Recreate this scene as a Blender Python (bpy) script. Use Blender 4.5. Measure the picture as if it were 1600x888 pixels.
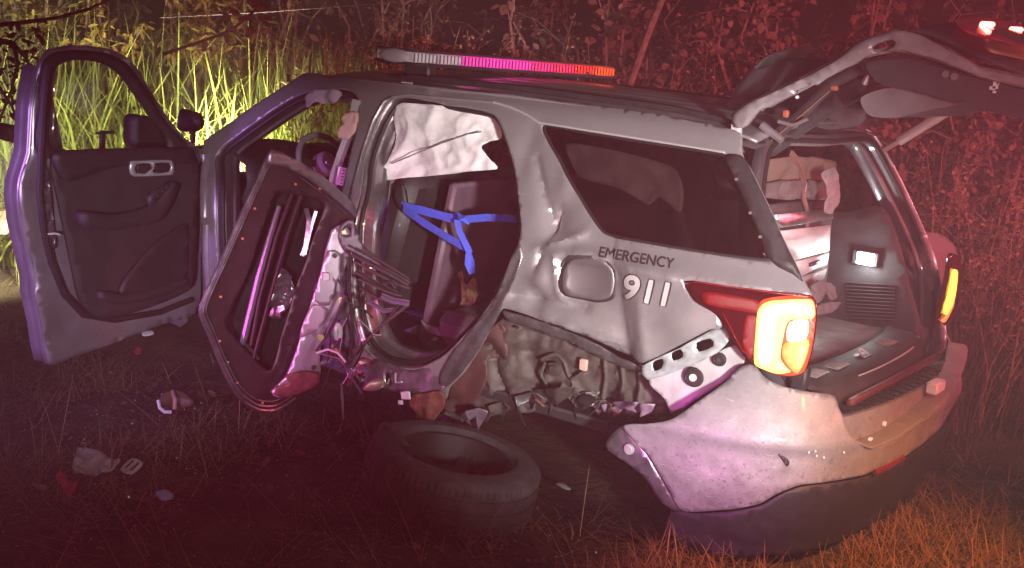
import bpy, math, random
import numpy as np
from mathutils import Vector, Matrix, noise as mnoise
from mathutils.geometry import delaunay_2d_cdt

random.seed(7); rng = np.random.default_rng(7)
scene = bpy.context.scene
for o in list(bpy.data.objects): bpy.data.objects.remove(o)
COL = scene.collection
PI = math.pi

# ------------------------------------------------------------------ camera
# vehicle axes are the world axes: +X to the vehicle's front, +Y to its left, +Z up, rear axle at X = 0
FPX = 1930.76
CAM = np.array([-2.64922349, 5.1366005, 1.98492638])
FW = np.array([0.56207115, -0.80276693, -0.19910119])
RT = np.array([-0.80757207, -0.58465549, 0.07749391])
UP = np.array([0.17861515, -0.11723147, 0.97691013])
cam = bpy.data.objects.new('camera', bpy.data.cameras.new('camera'))
COL.objects.link(cam)
cam.matrix_world = Matrix(((RT[0], UP[0], -FW[0], CAM[0]), (RT[1], UP[1], -FW[1], CAM[1]), (RT[2], UP[2], -FW[2], CAM[2]), (0, 0, 0, 1)))
cam.data.sensor_width = 36; cam.data.lens = 36 * FPX / 1600
cam.data.clip_start = 0.05; cam.data.clip_end = 400
scene.camera = cam

# ------------------------------------------------------------------ sky and lamps (night)
world = bpy.data.worlds.new('World'); scene.world = world; world.use_nodes = True
wn = world.node_tree.nodes; wl = world.node_tree.links
bg = wn['Background']; sky = wn.new('ShaderNodeTexSky'); sky.sky_type = 'NISHITA'; sky.sun_disc = False
sky.sun_elevation = math.radians(-4); sky.sun_rotation = math.radians(200)
wl.new(sky.outputs[0], bg.inputs[0]); bg.inputs[1].default_value = 0.02

def lamp(name, kind, loc, target, col, power, size=.1, cone=None, blend=.5):
    l = bpy.data.lights.new(name, kind); l.energy = power; l.color = col
    if kind == 'SUN': l.angle = size
    else: l.shadow_soft_size = size
    if kind == 'SPOT': l.spot_size = math.radians(cone); l.spot_blend = blend
    o = bpy.data.objects.new(name, l); COL.objects.link(o); o.location = loc
    if target is not None:
        o.rotation_euler = (Vector(target) - Vector(loc)).to_track_quat('-Z', 'Y').to_euler()
    return o
lamp('moon', 'SUN', (0, 0, 20), (3, -2, 0), (.7, .8, 1), .012, math.radians(.5))
# cruiser lamps out of view, plus added lamps for veil, tint and door fill
lamp('cruiser_headlamp', 'SPOT', (-5.0, 5.2, 1.75), (-.32, .85, 1.14), (1.0, .94, .92), 4000, .22, 22, .9)
lamp('cruiser_red_strobe', 'SPOT', (-6.5, -1.6, 2.6), (.2, -.2, 1.4), (1.0, .10, .14), 600, .25, 40, .9)
lamp('cruiser_red_beacon', 'SPOT', (-7.0, 1.6, 3.6), (1.6, -4.2, 1.9), (1.0, .18, .22), 4000, .25, 54, .9)
lamp('added_red_veil_lamp', 'SPOT', (-3.4, .8, 2.4), (-1.2, 3.2, 1.5), (1.0, .13, .20), 6500, .15, 37, .9)  # added out of view: its beam reddens the air, not the car
lamp('added_pink_tint_lamp', 'SPOT', (-4.4, 6.6, 2.0), (-.75, .8, 1.65), (1.0, .46, .52), 900, .3, 30, .9)  # added lamp: tints the body pink and brightens the tailgate
lamp('cruiser_blue_strobe', 'SPOT', (3.0, 8.4, 1.6), (2.3, 1.8, .75), (.58, .22, 1.0), 1500, .25, 17, .6)
lamp('cruiser_magenta_strobe', 'SPOT', (-.2, 8.2, .7), (1.2, 1.15, .66), (1.0, .12, .62), 1500, .22, 13, .9)
lamp('cruiser_violet_strobe', 'SPOT', (-1.9, 6.6, .35), (-.72, .98, .28), (1.0, .08, .80), 1000, .10, 11, .9)
lamp('added_door_fill_lamp', 'SPOT', (-2.2, 6.2, 1.5), (2.1, 1.25, .85), (.98, .84, 1.0), 1000, .05, 21, 1.0)  # added lamp without a seen source, brightens the open front door
lamp('amber_marker', 'SPOT', (-3.2, 1.3, 2.4), (-1.5, .6, 0), (1.0, .36, .10), 650, .12, 44, .9)

vs = scene.view_settings; vs.view_transform = 'Standard'; vs.look = 'None'; vs.gamma = 1; vs.exposure = 0; vs.use_curve_mapping = False
scene.cycles.use_denoising = True
scene.cycles.max_bounces = 5; scene.cycles.diffuse_bounces = 2; scene.cycles.glossy_bounces = 3; scene.cycles.transmission_bounces = 3; scene.cycles.volume_bounces = 0; scene.cycles.transparent_max_bounces = 10
scene.cycles.sample_clamp_indirect = 4

# ------------------------------------------------------------------ measuring helpers: a point seen in the photo + the surface it lies on -> 3D
def ray(u, v): return FW + RT * (u - 800) / FPX - UP * (v - 444) / FPX
def onplane(u, v, P, N):
    d = ray(u, v); P = np.array(P, float); N = np.array(N, float)
    return CAM + d * (((P - CAM) @ N) / (d @ N))
def onX(u, v, x): return onplane(u, v, (x, 0, 0), (1, 0, 0))
def onY(u, v, y): return onplane(u, v, (0, y, 0), (0, 1, 0))
def onZ(u, v, z): return onplane(u, v, (0, 0, z), (0, 0, 1))
def atd(u, v, d): return CAM + ray(u, v) * d
def topx(P):
    d = np.asarray(P, float) - CAM; z = d @ FW
    return np.stack([800 + FPX * (d @ RT) / z, 444 - FPX * (d @ UP) / z], -1)
def unit(v): v = np.asarray(v, float); return v / (np.linalg.norm(v) + 1e-12)

# ------------------------------------------------------------------ left side body surface  Y = side(X, Z)
_z = np.array([0, .2, .35, .5, .7, .9, 1.05, 1.13, 1.18, 1.25, 1.4, 1.55, 1.62, 1.66, 1.69, 1.715, 1.74, 1.8])
_y = np.array([.86, .90, .93, .96, .98, .99, .985, .965, .93, .895, .835, .77, .735, .71, .68, .64, .58, .5])
_zt = np.linspace(0, 1.8, 361); _yt = np.interp(_zt, _z, _y)
_k = np.exp(-np.linspace(-2, 2, 17) ** 2); _k /= _k.sum()
_yt = np.convolve(np.pad(_yt, 8, 'edge'), _k, 'valid')
def side0(X, Z):
    X = np.asarray(X, float); y = np.interp(Z, _zt, _yt)
    t = np.clip((-.3 - X) / .75, 0, 1.3); y = y - .15 * t ** 2.5
    t = np.clip((X - 2.5) / 1.4, 0, 1.2); return y - .13 * t ** 2
def castside(u, v, off=0.):
    y = .9
    for _ in range(40):
        p = onY(u, v, y); y = .5 * y + .5 * (float(side0(p[0], p[2])) + off)
    return onY(u, v, y)
# dents of the left side: gaussians and creases, given where the photo shows them
def _sx(u, v): p = castside(u, v); return p[0], p[2]
DENTS = []
def dent(u, v, rx, rz, amp): x, z = _sx(u, v); DENTS.append(('g', x, z, rx, rz, amp * 1.2))
def crease(a, b, w, amp, sharp=1.0): DENTS.append(('c', *_sx(*a), *_sx(*b), w * .8, amp * 1.5, sharp))
DENTS.append(('s', *_sx(956, 420), *_sx(976, 562), .16, .042, -.050))
crease((1000, 470), (1010, 560), .05, .012)
crease((836, 388), (1050, 434), .022, .016)
crease((1050, 434), (1264, 466), .016, .007)
crease((912, 366), (846, 384), .018, .020)
crease((900, 392), (945, 402), .020, .020)
crease((868, 402), (872, 470), .022, .018)
crease((800, 462), (905, 482), .030, -.026)
crease((850, 496), (975, 545), .018, .016)
crease((836, 250), (858, 360), .022, -.018)
crease((870, 330), (835, 420), .020, -.018)
dent(915, 440, .14, .11, -.040)
dent(862, 350, .07, .13, -.026)
dent(845, 430, .05, .09, .020)
dent(830, 470, .05, .05, -.03)
dent(1060, 500, .10, .07, .014)
dent(880, 300, .05, .09, .014)
dent(1030, 420, .12, .03, .008)
dent(820, 240, .05, .12, -.012)
dent(700, 140, .10, .03, -.012)
def dents(X, Z):
    X = np.asarray(X, float); Z = np.asarray(Z, float); d = np.zeros_like(X)
    for q in DENTS:
        if q[0] == 'g': d += q[5] * np.exp(-((X - q[1]) / q[3]) ** 2 - ((Z - q[2]) / q[4]) ** 2)
        elif q[0] == 's':   # a fold with one gentle and one steep flank
            _, ax, az, bx, bz, wl, wr, amp = q
            vx, vz = bx - ax, bz - az; L = math.hypot(vx, vz); t = np.clip(((X - ax) * vx + (Z - az) * vz) / L ** 2, 0, 1)
            r = np.hypot(X - ax - t * vx, Z - az - t * vz); fr = ((X - ax) * vz - (Z - az) * vx) / L
            fr = np.where(vz < 0, -fr, fr)
            d += amp * np.where(fr > 0, np.exp(-(r / wl) ** 1.2), np.exp(-(r / wr) ** 1.6)) * np.clip(.35 + t, 0, 1)
        else:
            _, ax, az, bx, bz, w, amp, sh = q
            vx, vz = bx - ax, bz - az; L2 = vx * vx + vz * vz
            t = np.clip(((X - ax) * vx + (Z - az) * vz) / L2, 0, 1)
            r = np.hypot(X - ax - t * vx, Z - az - t * vz)
            d += amp * np.exp(-(r / w) ** 1.15) * np.clip(1.2 - .4 * abs(2 * t - 1), 0, 1)
    return d
def side(X, Z): return side0(X, Z) + dents(X, Z)

# ------------------------------------------------------------------ mesh helpers
def link(name, me, mat=None, parent=None):
    o = bpy.data.objects.new(name, me); COL.objects.link(o)
    if mat is not None:
        for m in (mat if isinstance(mat, (list, tuple)) else [mat]): me.materials.append(m)
    if parent is not None: o.parent = parent
    return o
def mesh(name, V, Fc, mat, parent=None, smooth=True, angle=40, mi=None):
    me = bpy.data.meshes.new(name); me.from_pydata([tuple(map(float, p)) for p in V], [], [tuple(map(int, f)) for f in Fc]); me.update()
    if smooth:
        me.polygons.foreach_set('use_smooth', [True] * len(me.polygons))
        if angle: me.set_sharp_from_angle(angle=math.radians(angle))
    o = link(name, me, mat, parent)
    if mi is not None: me.polygons.foreach_set('material_index', mi)
    return o
def solid(o, t, offset=-1):
    m = o.modifiers.new('thickness', 'SOLIDIFY'); m.thickness = t; m.offset = offset; return o
def empty(name, loc=(0, 0, 0), parent=None):
    o = bpy.data.objects.new(name, None); COL.objects.link(o); o.location = loc; o.empty_display_size = .1
    if parent is not None: o.parent = parent
    return o
def tag(o, label, cat, group=None, kind=None):
    o['label'] = label; o['category'] = cat
    if group: o['group'] = group
    if kind: o['kind'] = kind
    return o

class MB:
    def __init__(s): s.V = []; s.F = []; s.A = []
    def add(s, V, Fc):
        s.A.append((V, Fc)); b = len(s.V); s.V += [tuple(map(float, p)) for p in V]; s.F += [tuple(int(i) + b for i in f) for f in Fc]; return s
    def box(s, c, size, R=None, bev=.0):
        hx, hy, hz = [q / 2 for q in size]; b = min(bev, hx * .9, hy * .9, hz * .9)
        V = []; 
        if b <= 0:
            V = [(x, y, z) for x in (-hx, hx) for y in (-hy, hy) for z in (-hz, hz)]
            Fc = [(0, 1, 3, 2), (4, 6, 7, 5), (0, 4, 5, 1), (2, 3, 7, 6), (0, 2, 6, 4), (1, 5, 7, 3)]
        else:
            idx = {}
            for sx in (-1, 1):
                for sy in (-1, 1):
                    for sz in (-1, 1):
                        for a in range(3):
                            p = [sx * (hx - b), sy * (hy - b), sz * (hz - b)]; p[a] = (sx * hx, sy * hy, sz * hz)[a]
                            idx[(sx, sy, sz, a)] = len(V); V.append(tuple(p))
            Fc = []
            for a in range(3):
                o1, o2 = [(1, 2), (2, 0), (0, 1)][a]
                for sg in (-1, 1):
                    q = []
                    for (p, r) in ((-1, -1), (1, -1), (1, 1), (-1, 1)):
                        k = [0, 0, 0]; k[a] = sg; k[o1] = p; k[o2] = r; q.append(idx[(k[0], k[1], k[2], a)])
                    Fc.append(q if sg > 0 else q[::-1])
            for a in range(3):
                o1, o2 = [(1, 2), (2, 0), (0, 1)][a]
                for p in (-1, 1):
                    for r in (-1, 1):
                        k0 = [0, 0, 0]; k0[o1] = p; k0[o2] = r; k1 = list(k0); k0[a] = -1; k1[a] = 1
                        q = [idx[(*k0, o1)], idx[(*k1, o1)], idx[(*k1, o2)], idx[(*k0, o2)]]
                        Fc.append(q if p * r < 0 else q[::-1])
            for k in [(x, y, z) for x in (-1, 1) for y in (-1, 1) for z in (-1, 1)]:
                q = [idx[(*k, a)] for a in range(3)]
                Fc.append(q if k[0] * k[1] * k[2] > 0 else q[::-1])
        V = np.array(V)
        if R is not None: V = V @ np.array(R).T
        return s.add(V + np.array(c), Fc)
    def tube(s, pts, r, seg=8, cap=True, flat=1.0, upv=None):
        pts = [np.array(p, float) for p in pts]; n = len(pts)
        rs = r if isinstance(r, (list, tuple, np.ndarray)) else [r] * n
        V = []; N = None
        for i in range(n):
            t = unit(pts[min(i + 1, n - 1)] - pts[max(i - 1, 0)])
            if N is None:
                a = np.array(upv, float) if upv is not None else (np.array([0, 0, 1.]) if abs(t[2]) < .9 else np.array([1., 0, 0]))
                N = unit(a - t * (a @ t))
            else: N = unit(N - t * (N @ t))
            B = np.cross(t, N)
            for k in range(seg):
                an = 2 * PI * k / seg; V.append(pts[i] + rs[i] * (math.cos(an) * N + flat * math.sin(an) * B))
        Fc = [(i * seg + k, i * seg + (k + 1) % seg, (i + 1) * seg + (k + 1) % seg, (i + 1) * seg + k) for i in range(n - 1) for k in range(seg)]
        if cap: Fc += [tuple(range(seg))[::-1], tuple((n - 1) * seg + k for k in range(seg))]
        return s.add(V, Fc)
    def ribbon(s, pts, w, wdir, th=.003):
        pts = [np.array(p, float) for p in pts]; n = len(pts); V = []
        for i in range(n):
            t = unit(pts[min(i + 1, n - 1)] - pts[max(i - 1, 0)])
            wd = np.array(wdir[i] if isinstance(wdir, list) else wdir, float); wd = unit(wd - t * (wd @ t)); nn = np.cross(t, wd)
            ww = w[i] if isinstance(w, (list, tuple)) else w
            for a, b in ((-1, -1), (1, -1), (1, 1), (-1, 1)): V.append(pts[i] + a * wd * ww / 2 + b * nn * th / 2)
        Fc = [(i * 4 + k, i * 4 + (k + 1) % 4, i * 4 + 4 + (k + 1) % 4, i * 4 + 4 + k) for i in range(n - 1) for k in range(4)]
        return s.add(V, Fc + [(3, 2, 1, 0), tuple((n - 1) * 4 + k for k in range(4))])
    def disc(s, c, nrm, r, h=.004, seg=14):
        nrm = unit(nrm); return s.tube([np.array(c) - nrm * h / 2, np.array(c) + nrm * h / 2], r, seg)
    def each(s, name, mat, parent=None, smooth=True, angle=40): return [mesh(name, V, Fc, mat, parent, smooth, angle) for V, Fc in s.A]
    def build(s, name, mat, parent=None, smooth=True, angle=40): return mesh(name, s.V, s.F, mat, parent, smooth, angle)

def catmull(pts, closed=True, n=6):
    P = np.array(pts, float); m = len(P); out = []
    for i in range(m if closed else m - 1):
        if closed: p0, p1, p2, p3 = P[(i - 1) % m], P[i], P[(i + 1) % m], P[(i + 2) % m]
        else: p0, p1, p2, p3 = P[max(i - 1, 0)], P[i], P[i + 1], P[min(i + 2, m - 1)]
        for k in range(n):
            t = k / n
            # centripetal-ish damping keeps corners from overshooting
            m1 = (p2 - p0) * .42; m2 = (p3 - p1) * .42
            L = np.linalg.norm(p2 - p1) + 1e-9
            for mm in (m1, m2):
                l = np.linalg.norm(mm)
                if l > L: mm *= L / l
            h = t * t * (3 - 2 * t); out.append((1 - h) * p1 + h * p2 + (t ** 3 - 2 * t * t + t) * m1 + (t ** 3 - t * t) * m2)
    if not closed: out.append(P[-1])
    return np.array(out)
def inside(P, poly):
    x, y = P[:, 0], P[:, 1]; c = np.zeros(len(P), bool); q = np.asarray(poly)
    x0, y0 = q[:, 0], q[:, 1]; x1, y1 = np.roll(x0, -1), np.roll(y0, -1)
    for a, b, e, f in zip(x0, y0, x1, y1):
        if b == f: continue
        m = (b > y) != (f > y); c ^= m & (x < (e - a) * (y - b) / (f - b) + a)
    return c
def cdt(outline, holes=(), res=.03, jitter=.25):
    loops = [np.asarray(outline)] + [np.asarray(h) for h in holes]
    V = []; E = []
    for lp in loops:
        b = len(V); n = len(lp); V += [tuple(p) for p in lp]; E += [(b + i, b + (i + 1) % n) for i in range(n)]
    lo = loops[0].min(0); hi = loops[0].max(0)
    gx, gy = np.meshgrid(np.arange(lo[0], hi[0], res), np.arange(lo[1], hi[1], res))
    G = np.stack([gx.ravel(), gy.ravel()], 1); G += rng.uniform(-jitter, jitter, G.shape) * res
    m = inside(G, loops[0])
    for h in loops[1:]: m &= ~inside(G, h)
    G = G[m]
    Ball = np.array(V); keep = np.ones(len(G), bool)
    for i in range(0, len(G), 4000):
        keep[i:i + 4000] = (((G[i:i + 4000, None] - Ball[None]) ** 2).sum(2).min(1) > (res * .45) ** 2)
    V += [tuple(p) for p in G[keep]]
    r = delaunay_2d_cdt([Vector(p) for p in V], E, [], 0, 1e-6)
    P = np.array([tuple(p) for p in r[0]]); T = np.array([t for t in r[2]])
    cen = P[T].mean(1); m = inside(cen, loops[0])
    for h in loops[1:]: m &= ~inside(cen, h)
    return P, T[m]
def sidepts(lst, n=5, closed=True, off=0.):
    """outline on the left side: pixel pairs, or ('x', X, Z) given directly; returns smoothed (X,Z)"""
    out = []
    for q in lst:
        if q[0] == 'x': out.append((q[1], q[2]))
        else: p = castside(q[0], q[1], off); out.append((p[0], p[2]))
    return catmull(out, closed, n) if n else np.array(out)
def sidepanel(name, outline, holes, mat, parent, off=0., res=.03, th=.006, sgn=1, d=True, n=5, extra=None):
    lp = outline if isinstance(outline, np.ndarray) else sidepts(outline, n)
    hl = [h if isinstance(h, np.ndarray) else sidepts(h, n) for h in holes]
    P, T = cdt(lp, hl, res)
    Y = (side(P[:, 0], P[:, 1]) if d else side0(P[:, 0], P[:, 1])) + off
    if extra is not None: Y = Y + extra(P[:, 0], P[:, 1])
    V = np.stack([P[:, 0], sgn * Y, P[:, 1]], 1)
    Fc = T if sgn < 0 else T[:, ::-1]
    # CDT triangles are ccw in (X,Z): the normal is -Y, so flip for the left side
    return solid(mesh(name, V, Fc, mat, parent, True, 55), th)
def planepanel(name, px, holes, P0, N, mat, parent, res=.03, th=.01, disp=None, n=4, xyz=False):
    N = unit(N); a = np.array([0, 0, 1.]) if abs(N[2]) < .9 else np.array([1., 0, 0])
    ex = unit(np.cross(a, N)); ey = np.cross(N, ex); P0 = np.array(P0, float)
    def loc(l):
        q = []
        for p in l:
            w = np.array(p, float) if len(p) == 3 else onplane(p[0], p[1], P0, N)
            q.append(((w - P0) @ ex, (w - P0) @ ey))
        return catmull(q, True, n) if n else np.array(q)
    P, T = cdt(loc(px), [loc(h) for h in holes], res)
    dd = np.zeros(len(P)) if disp is None else disp(P)
    V = P0 + P[:, :1] * ex + P[:, 1:] * ey + dd[:, None] * N
    return solid(mesh(name, V, T, mat, parent, True, 50), th)
def nz(P, sc, seed=0): return np.array([mnoise.noise(Vector((p[0] * sc, p[1] * sc, seed * 7.31 + (p[2] * sc if len(p) > 2 else 0)))) for p in P])
def crumple(P, sc, amp, seed=0):
    a = np.abs(nz(P, sc, seed)); b = np.abs(nz(P, sc * 2.1, seed + 3)); return amp * (.35 - a + .5 * (.3 - b))

# ------------------------------------------------------------------ materials
def M(name, col, rough=.5, metal=0., coat=0., var=.0, vsc=8., bump=0., bsc=30., emit=None, es=0., col2=None, spec=.5, alpha=None, trans=0., dirt=None):
    m = bpy.data.materials.new(name); m.use_nodes = True; nt = m.node_tree; N = nt.nodes; L = nt.links
    b = N['Principled BSDF']; b.inputs['Base Color'].default_value = (*col, 1); b.inputs['Roughness'].default_value = rough
    b.inputs['Metallic'].default_value = metal; b.inputs['Coat Weight'].default_value = coat; b.inputs['Coat Roughness'].default_value = .08
    b.inputs['Specular IOR Level'].default_value = spec
    if trans: b.inputs['Transmission Weight'].default_value = trans
    tc = N.new('ShaderNodeTexCoord')
    if var or col2 is not None:
        t = N.new('ShaderNodeTexNoise'); t.inputs['Scale'].default_value = vsc; t.inputs['Detail'].default_value = 6; t.inputs['Roughness'].default_value = .65
        L.new(tc.outputs['Object'], t.inputs['Vector'])
        r = N.new('ShaderNodeValToRGB'); r.color_ramp.elements[0].position = .35; r.color_ramp.elements[1].position = .68
        c2 = col2 if col2 is not None else tuple(min(1, q * (1 + var)) for q in col)
        c1 = col if col2 is not None else tuple(q * (1 - var) for q in col)
        r.color_ramp.elements[0].color = (*c1, 1); r.color_ramp.elements[1].color = (*c2, 1)
        L.new(t.outputs[0], r.inputs[0]); L.new(r.outputs[0], b.inputs['Base Color'])
        mr = N.new('ShaderNodeMapRange'); mr.inputs[3].default_value = max(.02, rough - .1); mr.inputs[4].default_value = min(1, rough + .15)
        L.new(t.outputs[0], mr.inputs[0]); L.new(mr.outputs[0], b.inputs['Roughness'])
    if bump:
        t2 = N.new('ShaderNodeTexNoise'); t2.inputs['Scale'].default_value = bsc; t2.inputs['Detail'].default_value = 5
        L.new(tc.outputs['Object'], t2.inputs['Vector'])
        bp = N.new('ShaderNodeBump'); bp.inputs['Strength'].default_value = bump; bp.inputs['Distance'].default_value = .01
        L.new(t2.outputs[0], bp.inputs['Height']); L.new(bp.outputs[0], b.inputs['Normal'])
    if emit: b.inputs['Emission Color'].default_value = (*emit, 1); b.inputs['Emission Strength'].default_value = es
    return m
def glassmat(name, tint, refl=.12, rough=.03, see=.85):
    m = bpy.data.materials.new(name); m.use_nodes = True; N = m.node_tree.nodes; L = m.node_tree.links
    N.remove(N['Principled BSDF']); t = N.new('ShaderNodeBsdfTransparent'); t.inputs[0].default_value = (*tint, 1)
    g = N.new('ShaderNodeBsdfGlossy'); g.inputs['Roughness'].default_value = rough; g.inputs[0].default_value = (.9, .9, .9, 1)
    lw = N.new('ShaderNodeLayerWeight'); lw.inputs[0].default_value = .5; pw = N.new('ShaderNodeMath'); pw.operation = 'POWER'; pw.inputs[1].default_value = 4; L.new(lw.outputs['Facing'], pw.inputs[0])
    f = N.new('ShaderNodeMapRange'); f.inputs[3].default_value = .035; f.inputs[4].default_value = .5; L.new(pw.outputs[0], f.inputs[0])
    x = N.new('ShaderNodeMixShader'); L.new(f.outputs[0], x.inputs[0]); L.new(t.outputs[0], x.inputs[1]); L.new(g.outputs[0], x.inputs[2])
    L.new(x.outputs[0], N['Material Output'].inputs[0]); return m

def dirty(m, zlo, zhi, dust=(.16, .12, .095), scratch=True, amt=.8):
    # road dust and mud spray thrown up on the lower body, and fine scratches
    N = m.node_tree.nodes; L = m.node_tree.links; b = N['Principled BSDF']; src = b.inputs['Base Color'].links[0].from_socket
    tc = N.new('ShaderNodeTexCoord'); sp = N.new('ShaderNodeSeparateXYZ'); L.new(tc.outputs['Object'], sp.inputs[0])
    mr = N.new('ShaderNodeMapRange'); mr.inputs[1].default_value = zhi; mr.inputs[2].default_value = zlo; L.new(sp.outputs[2], mr.inputs[0])
    n1 = N.new('ShaderNodeTexNoise'); n1.inputs['Scale'].default_value = 9; n1.inputs['Detail'].default_value = 9; n1.inputs['Roughness'].default_value = .7; L.new(tc.outputs['Object'], n1.inputs['Vector'])
    n2 = N.new('ShaderNodeTexNoise'); n2.inputs['Scale'].default_value = 85; n2.inputs['Detail'].default_value = 3; L.new(tc.outputs['Object'], n2.inputs['Vector'])
    r1 = N.new('ShaderNodeMapRange'); r1.inputs[1].default_value = .42; r1.inputs[2].default_value = .72; L.new(n1.outputs[0], r1.inputs[0])
    r2 = N.new('ShaderNodeMapRange'); r2.inputs[1].default_value = .60; r2.inputs[2].default_value = .65; L.new(n2.outputs[0], r2.inputs[0])
    a = N.new('ShaderNodeMath'); a.operation = 'MULTIPLY'; L.new(r1.outputs[0], a.inputs[0]); L.new(mr.outputs[0], a.inputs[1])
    c = N.new('ShaderNodeMath'); c.operation = 'MULTIPLY'; L.new(r2.outputs[0], c.inputs[0]); L.new(mr.outputs[0], c.inputs[1])
    mx = N.new('ShaderNodeMath'); mx.operation = 'MAXIMUM'; L.new(a.outputs[0], mx.inputs[0]); L.new(c.outputs[0], mx.inputs[1])
    am = N.new('ShaderNodeMath'); am.operation = 'MULTIPLY'; am.inputs[1].default_value = amt; L.new(mx.outputs[0], am.inputs[0])
    mix = N.new('ShaderNodeMixRGB'); mix.inputs[2].default_value = (*dust, 1); L.new(am.outputs[0], mix.inputs[0]); L.new(src, mix.inputs[1])
    out = mix.outputs[0]
    if scratch:
        mp_ = N.new('ShaderNodeMapping'); mp_.inputs['Rotation'].default_value = (0, .35, 0); mp_.inputs['Scale'].default_value = (1.2, 40, 110); L.new(tc.outputs['Object'], mp_.inputs[0])
        n3 = N.new('ShaderNodeTexNoise'); n3.inputs['Scale'].default_value = 1.6; n3.inputs['Detail'].default_value = 4; L.new(mp_.outputs[0], n3.inputs['Vector'])
        r3 = N.new('ShaderNodeMapRange'); r3.inputs[1].default_value = .66; r3.inputs[2].default_value = .72; r3.inputs[4].default_value = .5; L.new(n3.outputs[0], r3.inputs[0])
        m3 = N.new('ShaderNodeMixRGB'); m3.inputs[2].default_value = (.60, .58, .58, 1); L.new(r3.outputs[0], m3.inputs[0]); L.new(out, m3.inputs[1]); out = m3.outputs[0]
    L.new(out, b.inputs['Base Color'])
    rr = N.new('ShaderNodeMapRange'); rr.inputs[3].default_value = b.inputs['Roughness'].default_value; rr.inputs[4].default_value = .9; L.new(am.outputs[0], rr.inputs[0]); L.new(rr.outputs[0], b.inputs['Roughness'])
    me = N.new('ShaderNodeMapRange'); me.inputs[3].default_value = b.inputs['Metallic'].default_value; me.inputs[4].default_value = .0; L.new(am.outputs[0], me.inputs[0]); L.new(me.outputs[0], b.inputs['Metallic'])
    return m
PAINT = dirty(M('silver_paint', (.41, .39, .40), .34, .58, .6, var=.08, vsc=5, bump=.04, bsc=60), .45, 1.25, amt=.5)
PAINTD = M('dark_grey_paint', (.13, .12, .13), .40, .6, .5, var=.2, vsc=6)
JAMB = M('jamb_paint', (.30, .29, .30), .32, .8, .3, var=.25, vsc=14, bump=.3, bsc=25)
BLACK = M('black_plastic', (.022, .021, .023), .5, var=.3, vsc=20, bump=.15, bsc=180)
RUBBER = M('black_rubber', (.014, .013, .014), .55)
TRIM = M('charcoal_trim', (.030, .028, .031), .6, var=.25, vsc=12, bump=.2, bsc=220)
GREYT = M('grey_trim', (.16, .15, .155), .6, var=.2, vsc=9, bump=.12, bsc=120)
CHROME = M('bright_trim', (.78, .76, .76), .28, .55)
STEEL = M('bare_steel', (.42, .41, .42), .30, .9, var=.25, vsc=18, bump=.25, bsc=40)
ESTEEL = M('primer_steel', (.42, .47, .47), .45, .35, var=.2, vsc=22)
BROWNM = M('dusty_wheelhouse', (.080, .070, .062), .6, .15, var=.35, vsc=8, bump=.15, bsc=60)
RUST = M('rusty_metal', (.16, .055, .04), .7, .3, var=.4, vsc=25, bump=.4, bsc=60)
GLASS = glassmat('clear_glass', (.90, .93, .90))
PRIVACY = glassmat('privacy_glass', (.48, .43, .44))
AIRBAG = M('airbag_fabric', (.72, .70, .69), .85, var=.06, vsc=30, bump=.25, bsc=120)
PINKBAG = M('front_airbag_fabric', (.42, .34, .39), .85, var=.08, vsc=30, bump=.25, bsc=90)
BLUE = M('blue_webbing', (.06, .11, .62), .6, var=.15, vsc=40, bump=.4, bsc=400)
BELT = M('grey_belt', (.30, .285, .28), .7, bump=.3, bsc=300)
WHITE = M('white_plastic', (.78, .77, .75), .5, var=.08)
LETTERD = M('dark_letter', (.035, .03, .032), .45)
LETTERW = M('white_letter', (.52, .49, .49), .4)
TYRE = M('tyre_rubber', (.060, .056, .056), .7, var=.4, vsc=15, bump=.3, bsc=70)
FABRIC = M('dark_seat_plastic', (.10, .062, .085), .45, var=.2, vsc=7)
SEATG = M('grey_carpet', (.22, .21, .215), .9, var=.25, vsc=25, bump=.4, bsc=150)
REDL = M('red_lens', (.15, .004, .006), .16, 0, .6, emit=(1, .02, .015), es=.12, bump=.5, bsc=220)
REDLD = M('red_lens_dark', (.045, .002, .004), .18, 0, .6, emit=(1, .02, .02), es=.02)
LITR = M('lit_red', (.6, .05, .02), .3, emit=(1.0, .07, .015), es=.9)
LITY = M('lit_yellow', (.9, .6, .2), .4, emit=(1.0, .62, .07), es=1.7)
LITW = M('lit_white', (.9, .9, .8), .4, emit=(1.0, .86, .34), es=3.4)
LITO = M('lit_orange', (.8, .3, .1), .4, emit=(1.0, .36, .07), es=.75)
# ================================================================== the wrecked vehicle
suv = empty('police_suv', (0, 0, 0))
tag(suv, 'wrecked silver police SUV with torn left side and raised tailgate', 'police car')

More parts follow.
